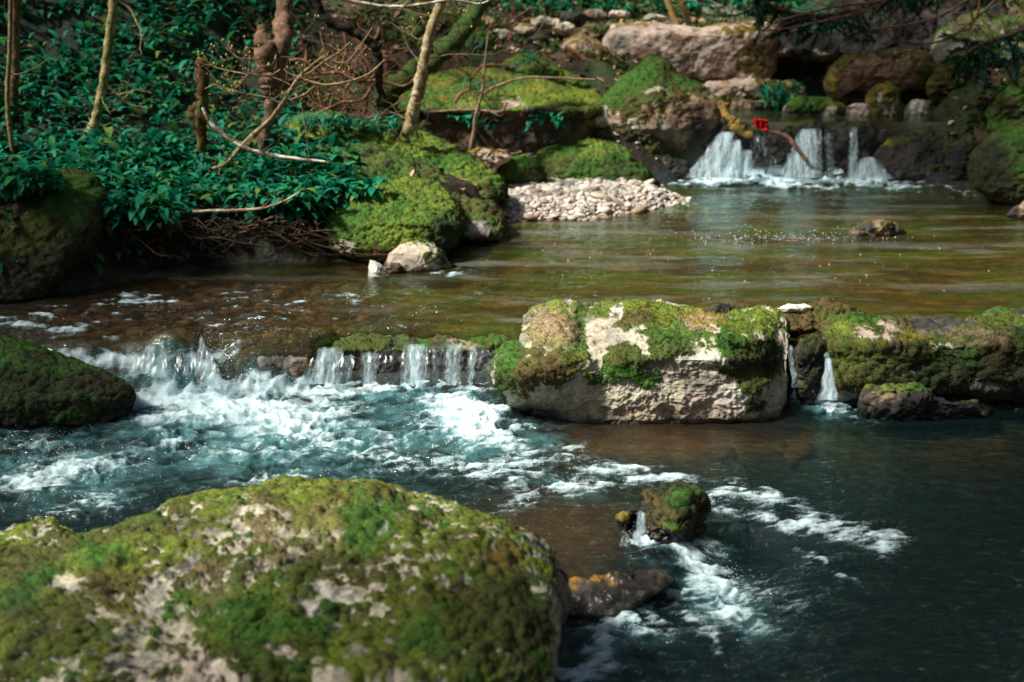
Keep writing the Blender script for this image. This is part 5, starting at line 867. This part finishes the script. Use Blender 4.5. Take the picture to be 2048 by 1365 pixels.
# scrap of red cloth on the drift log
def red_scrap():
    n = 26; u, v = np.meshgrid(np.linspace(0, 1, n), np.linspace(0, 1, n)); PX = 1506 + 30 * u + 2 * v; PY = 237 + 28 * v * (.55 + .45 * u) + 2 * u
    Yv = 11.02 + .03 * pn2(u * 4, v * 4) + .05 * (u - .5) ** 2; V = at_Y(PX, PY, Yv).reshape(-1, 3); V2 = V + np.array([0, .012, 0]); k = len(V); F = grid_faces(n, n)
    edge = np.concatenate([np.arange(n), np.arange(1, n) * n + n - 1, (n - 1) * n + np.arange(n - 2, -1, -1), np.arange(n - 2, 0, -1) * n]); en = np.roll(edge, -1); S = np.stack([edge, edge + k, en + k, en], -1)
    A = np.concatenate([V, V2]); loc = Vector((float(A[:, 0].mean()), float(A[:, 1].mean()), float(A[:, 2].min())))
    o = obj('red_cloth', mesh('red_cloth', A - np.array(loc), [F[:, ::-1], F + k, S], M_CLOTH, {'col': np.tile([.55, .012, .018], (2 * k, 1))}), loc=loc); tag(o, 'small bright red cloth scrap caught on driftwood above the far waterfall', 'cloth')
red_scrap()

# ------------------------------------------------------------------ surrounding woods (seen in the water and against the sky)
def woods():
    rs = np.random.RandomState(99); P = []; S = []
    for i in range(1500):
        a = rs.uniform(-1.75, 1.75); dist = rs.uniform(15, 30) if abs(a) < .9 else rs.uniform(9, 26); x = math.sin(a) * dist; y = math.cos(a) * dist + 3
        if y < 17 and abs(x) < 6.5: continue
        if a < -.75 and rs.rand() < .6: continue
        g = gz(x, y); h = g + rs.uniform(2.5, 8.5) * (1 if a > -.75 else .35); rr = rs.uniform(.7, 1.6); n = 110
        q = rs.normal(size=(n, 3)); q /= np.linalg.norm(q, axis=1)[:, None]; q *= rs.uniform(.5, 1, (n, 1)); P.append(np.array([x, y, h]) + q * rr * np.array([1, 1, .7])); S.append(np.full(n, .16 + .01 * dist * .6))
    P = np.concatenate(P); S = np.concatenate(S); m = len(P); kc = np.repeat(rs.rand(m // 110), 110)[:, None]; c = np.where(kc < .35, np.array([[.10, .13, .015]]), np.where(kc < .6, np.array([[.22, .20, .035]]), np.where(kc < .8, np.array([[.26, .15, .05]]), np.array([[.03, .05, .012]])))) * rs.uniform(.5, 1.6, (m, 1))
    leaves('woodland', P, rs.uniform(0, 6.28, m), S, rs.normal(0, .7, m), rs.normal(.3, .4, m), S * .35, c, seg=2)
    tag(bpy.data.objects['woodland'], 'mass of woodland foliage surrounding the stream', 'woodland', kind='stuff')
    for i, (a, d) in enumerate([(-.55, 22), (-.3, 26), (-.05, 24), (.2, 20), (.42, 23), (.65, 19), (-.85, 18), (.95, 15), (-1.2, 13), (1.25, 12)]):
        x = math.sin(a) * d; y = math.cos(a) * d + 3; g = gz(x, y); P = np.array([(x + rs.normal() * .1 * t, y, g - .3 + t * 14) for t in np.linspace(0, 1, 9)]); V, F = tube(P, np.linspace(.24, .10, 9), 10, .3, i)
        b = Bag(); b.add(V, F, (.06, .045, .03)); o = b.build('tree', M_BARK); tag(o, 'bare trunk of a tall tree standing in the surrounding woods', 'tree', 'trees of the surrounding woods')
woods()

# unseen trees added to block sun: crowns set to throw shade on chosen spots
def shade_trees():
    sd = np.array(_sd); sd = sd / sd[2]
    T = [((-8.2, 6.5), 8.0, [(-2.5, 6.3), (-2.0, 6.6), (-3.0, 7.4), (-2.7, 8.0), (-1.9, 8.5), (-3.4, 8.4)], 'unseen tree added on the left bank, crown placed to shade the left edge'),
         ((-6.4, 1.6), 9.0, [(2.2, 4.4), (2.9, 4.9), (1.5, 3.7), (3.2, 5.7), (.5, 3.3), (2.2, 5.5), (3.0, 6.5), (3.7, 6.6), (-1.3, 3.0)], 'unseen tree added behind the viewer, crown placed to shade the lower right water'),
         ((-6.8, 10.8), 9.5, [(3.5, 10.6), (3.9, 11.6), (4.0, 12.4), (4.4, 11.7), (4.2, 10.6), (3.5, 12.2), (3.7, 12.6), (3.0, 11.9), (-3.6, 11.5)], 'unseen tree added on the left hillside, crown placed to shade the far right cliffs')]
    for i, (bp, H, pts, lab) in enumerate(T):
        rs = np.random.RandomState(500 + i); g = gz(*bp); root = empty('tree', (bp[0], bp[1], g), lab, 'tree'); b = Bag()
        P = np.array([(bp[0] + rs.normal() * .08, bp[1] + rs.normal() * .08, g - .2 + t * H * .95) for t in np.linspace(0, 1, 10)]); V, F = tube(P, np.linspace(.26, .08, 10), 12, .3, i); b.add(V, F, (.07, .055, .03)); LP = []
        for (x, y) in pts:
            h = H + rs.uniform(-1, 1); c = np.array([x, y, .2]) + sd * h; j = rs.randint(5, 9); mid = (P[j] + c) / 2 + np.array([0, 0, .5]); Q = smoothpath([P[j], mid, c], 12); V, F = tube(Q, np.linspace(.07, .015, 12), 7, .3, i); b.add(V, F, (.07, .055, .03))
            q = rs.normal(size=(420, 3)) * np.array([.5, .5, .3]); LP.append(c + q)
        b.build('trunk', M_BARK, root); LP = np.concatenate(LP); m = len(LP); ln = rs.uniform(.08, .15, m)
        leaves('crown', LP, rs.uniform(0, 6.28, m), ln, rs.normal(0, .6, m), rs.normal(.3, .4, m), ln * .33, np.array([.05, .10, .02]) * rs.uniform(.5, 1.5, (m, 1)), root, seg=2)
shade_trees()
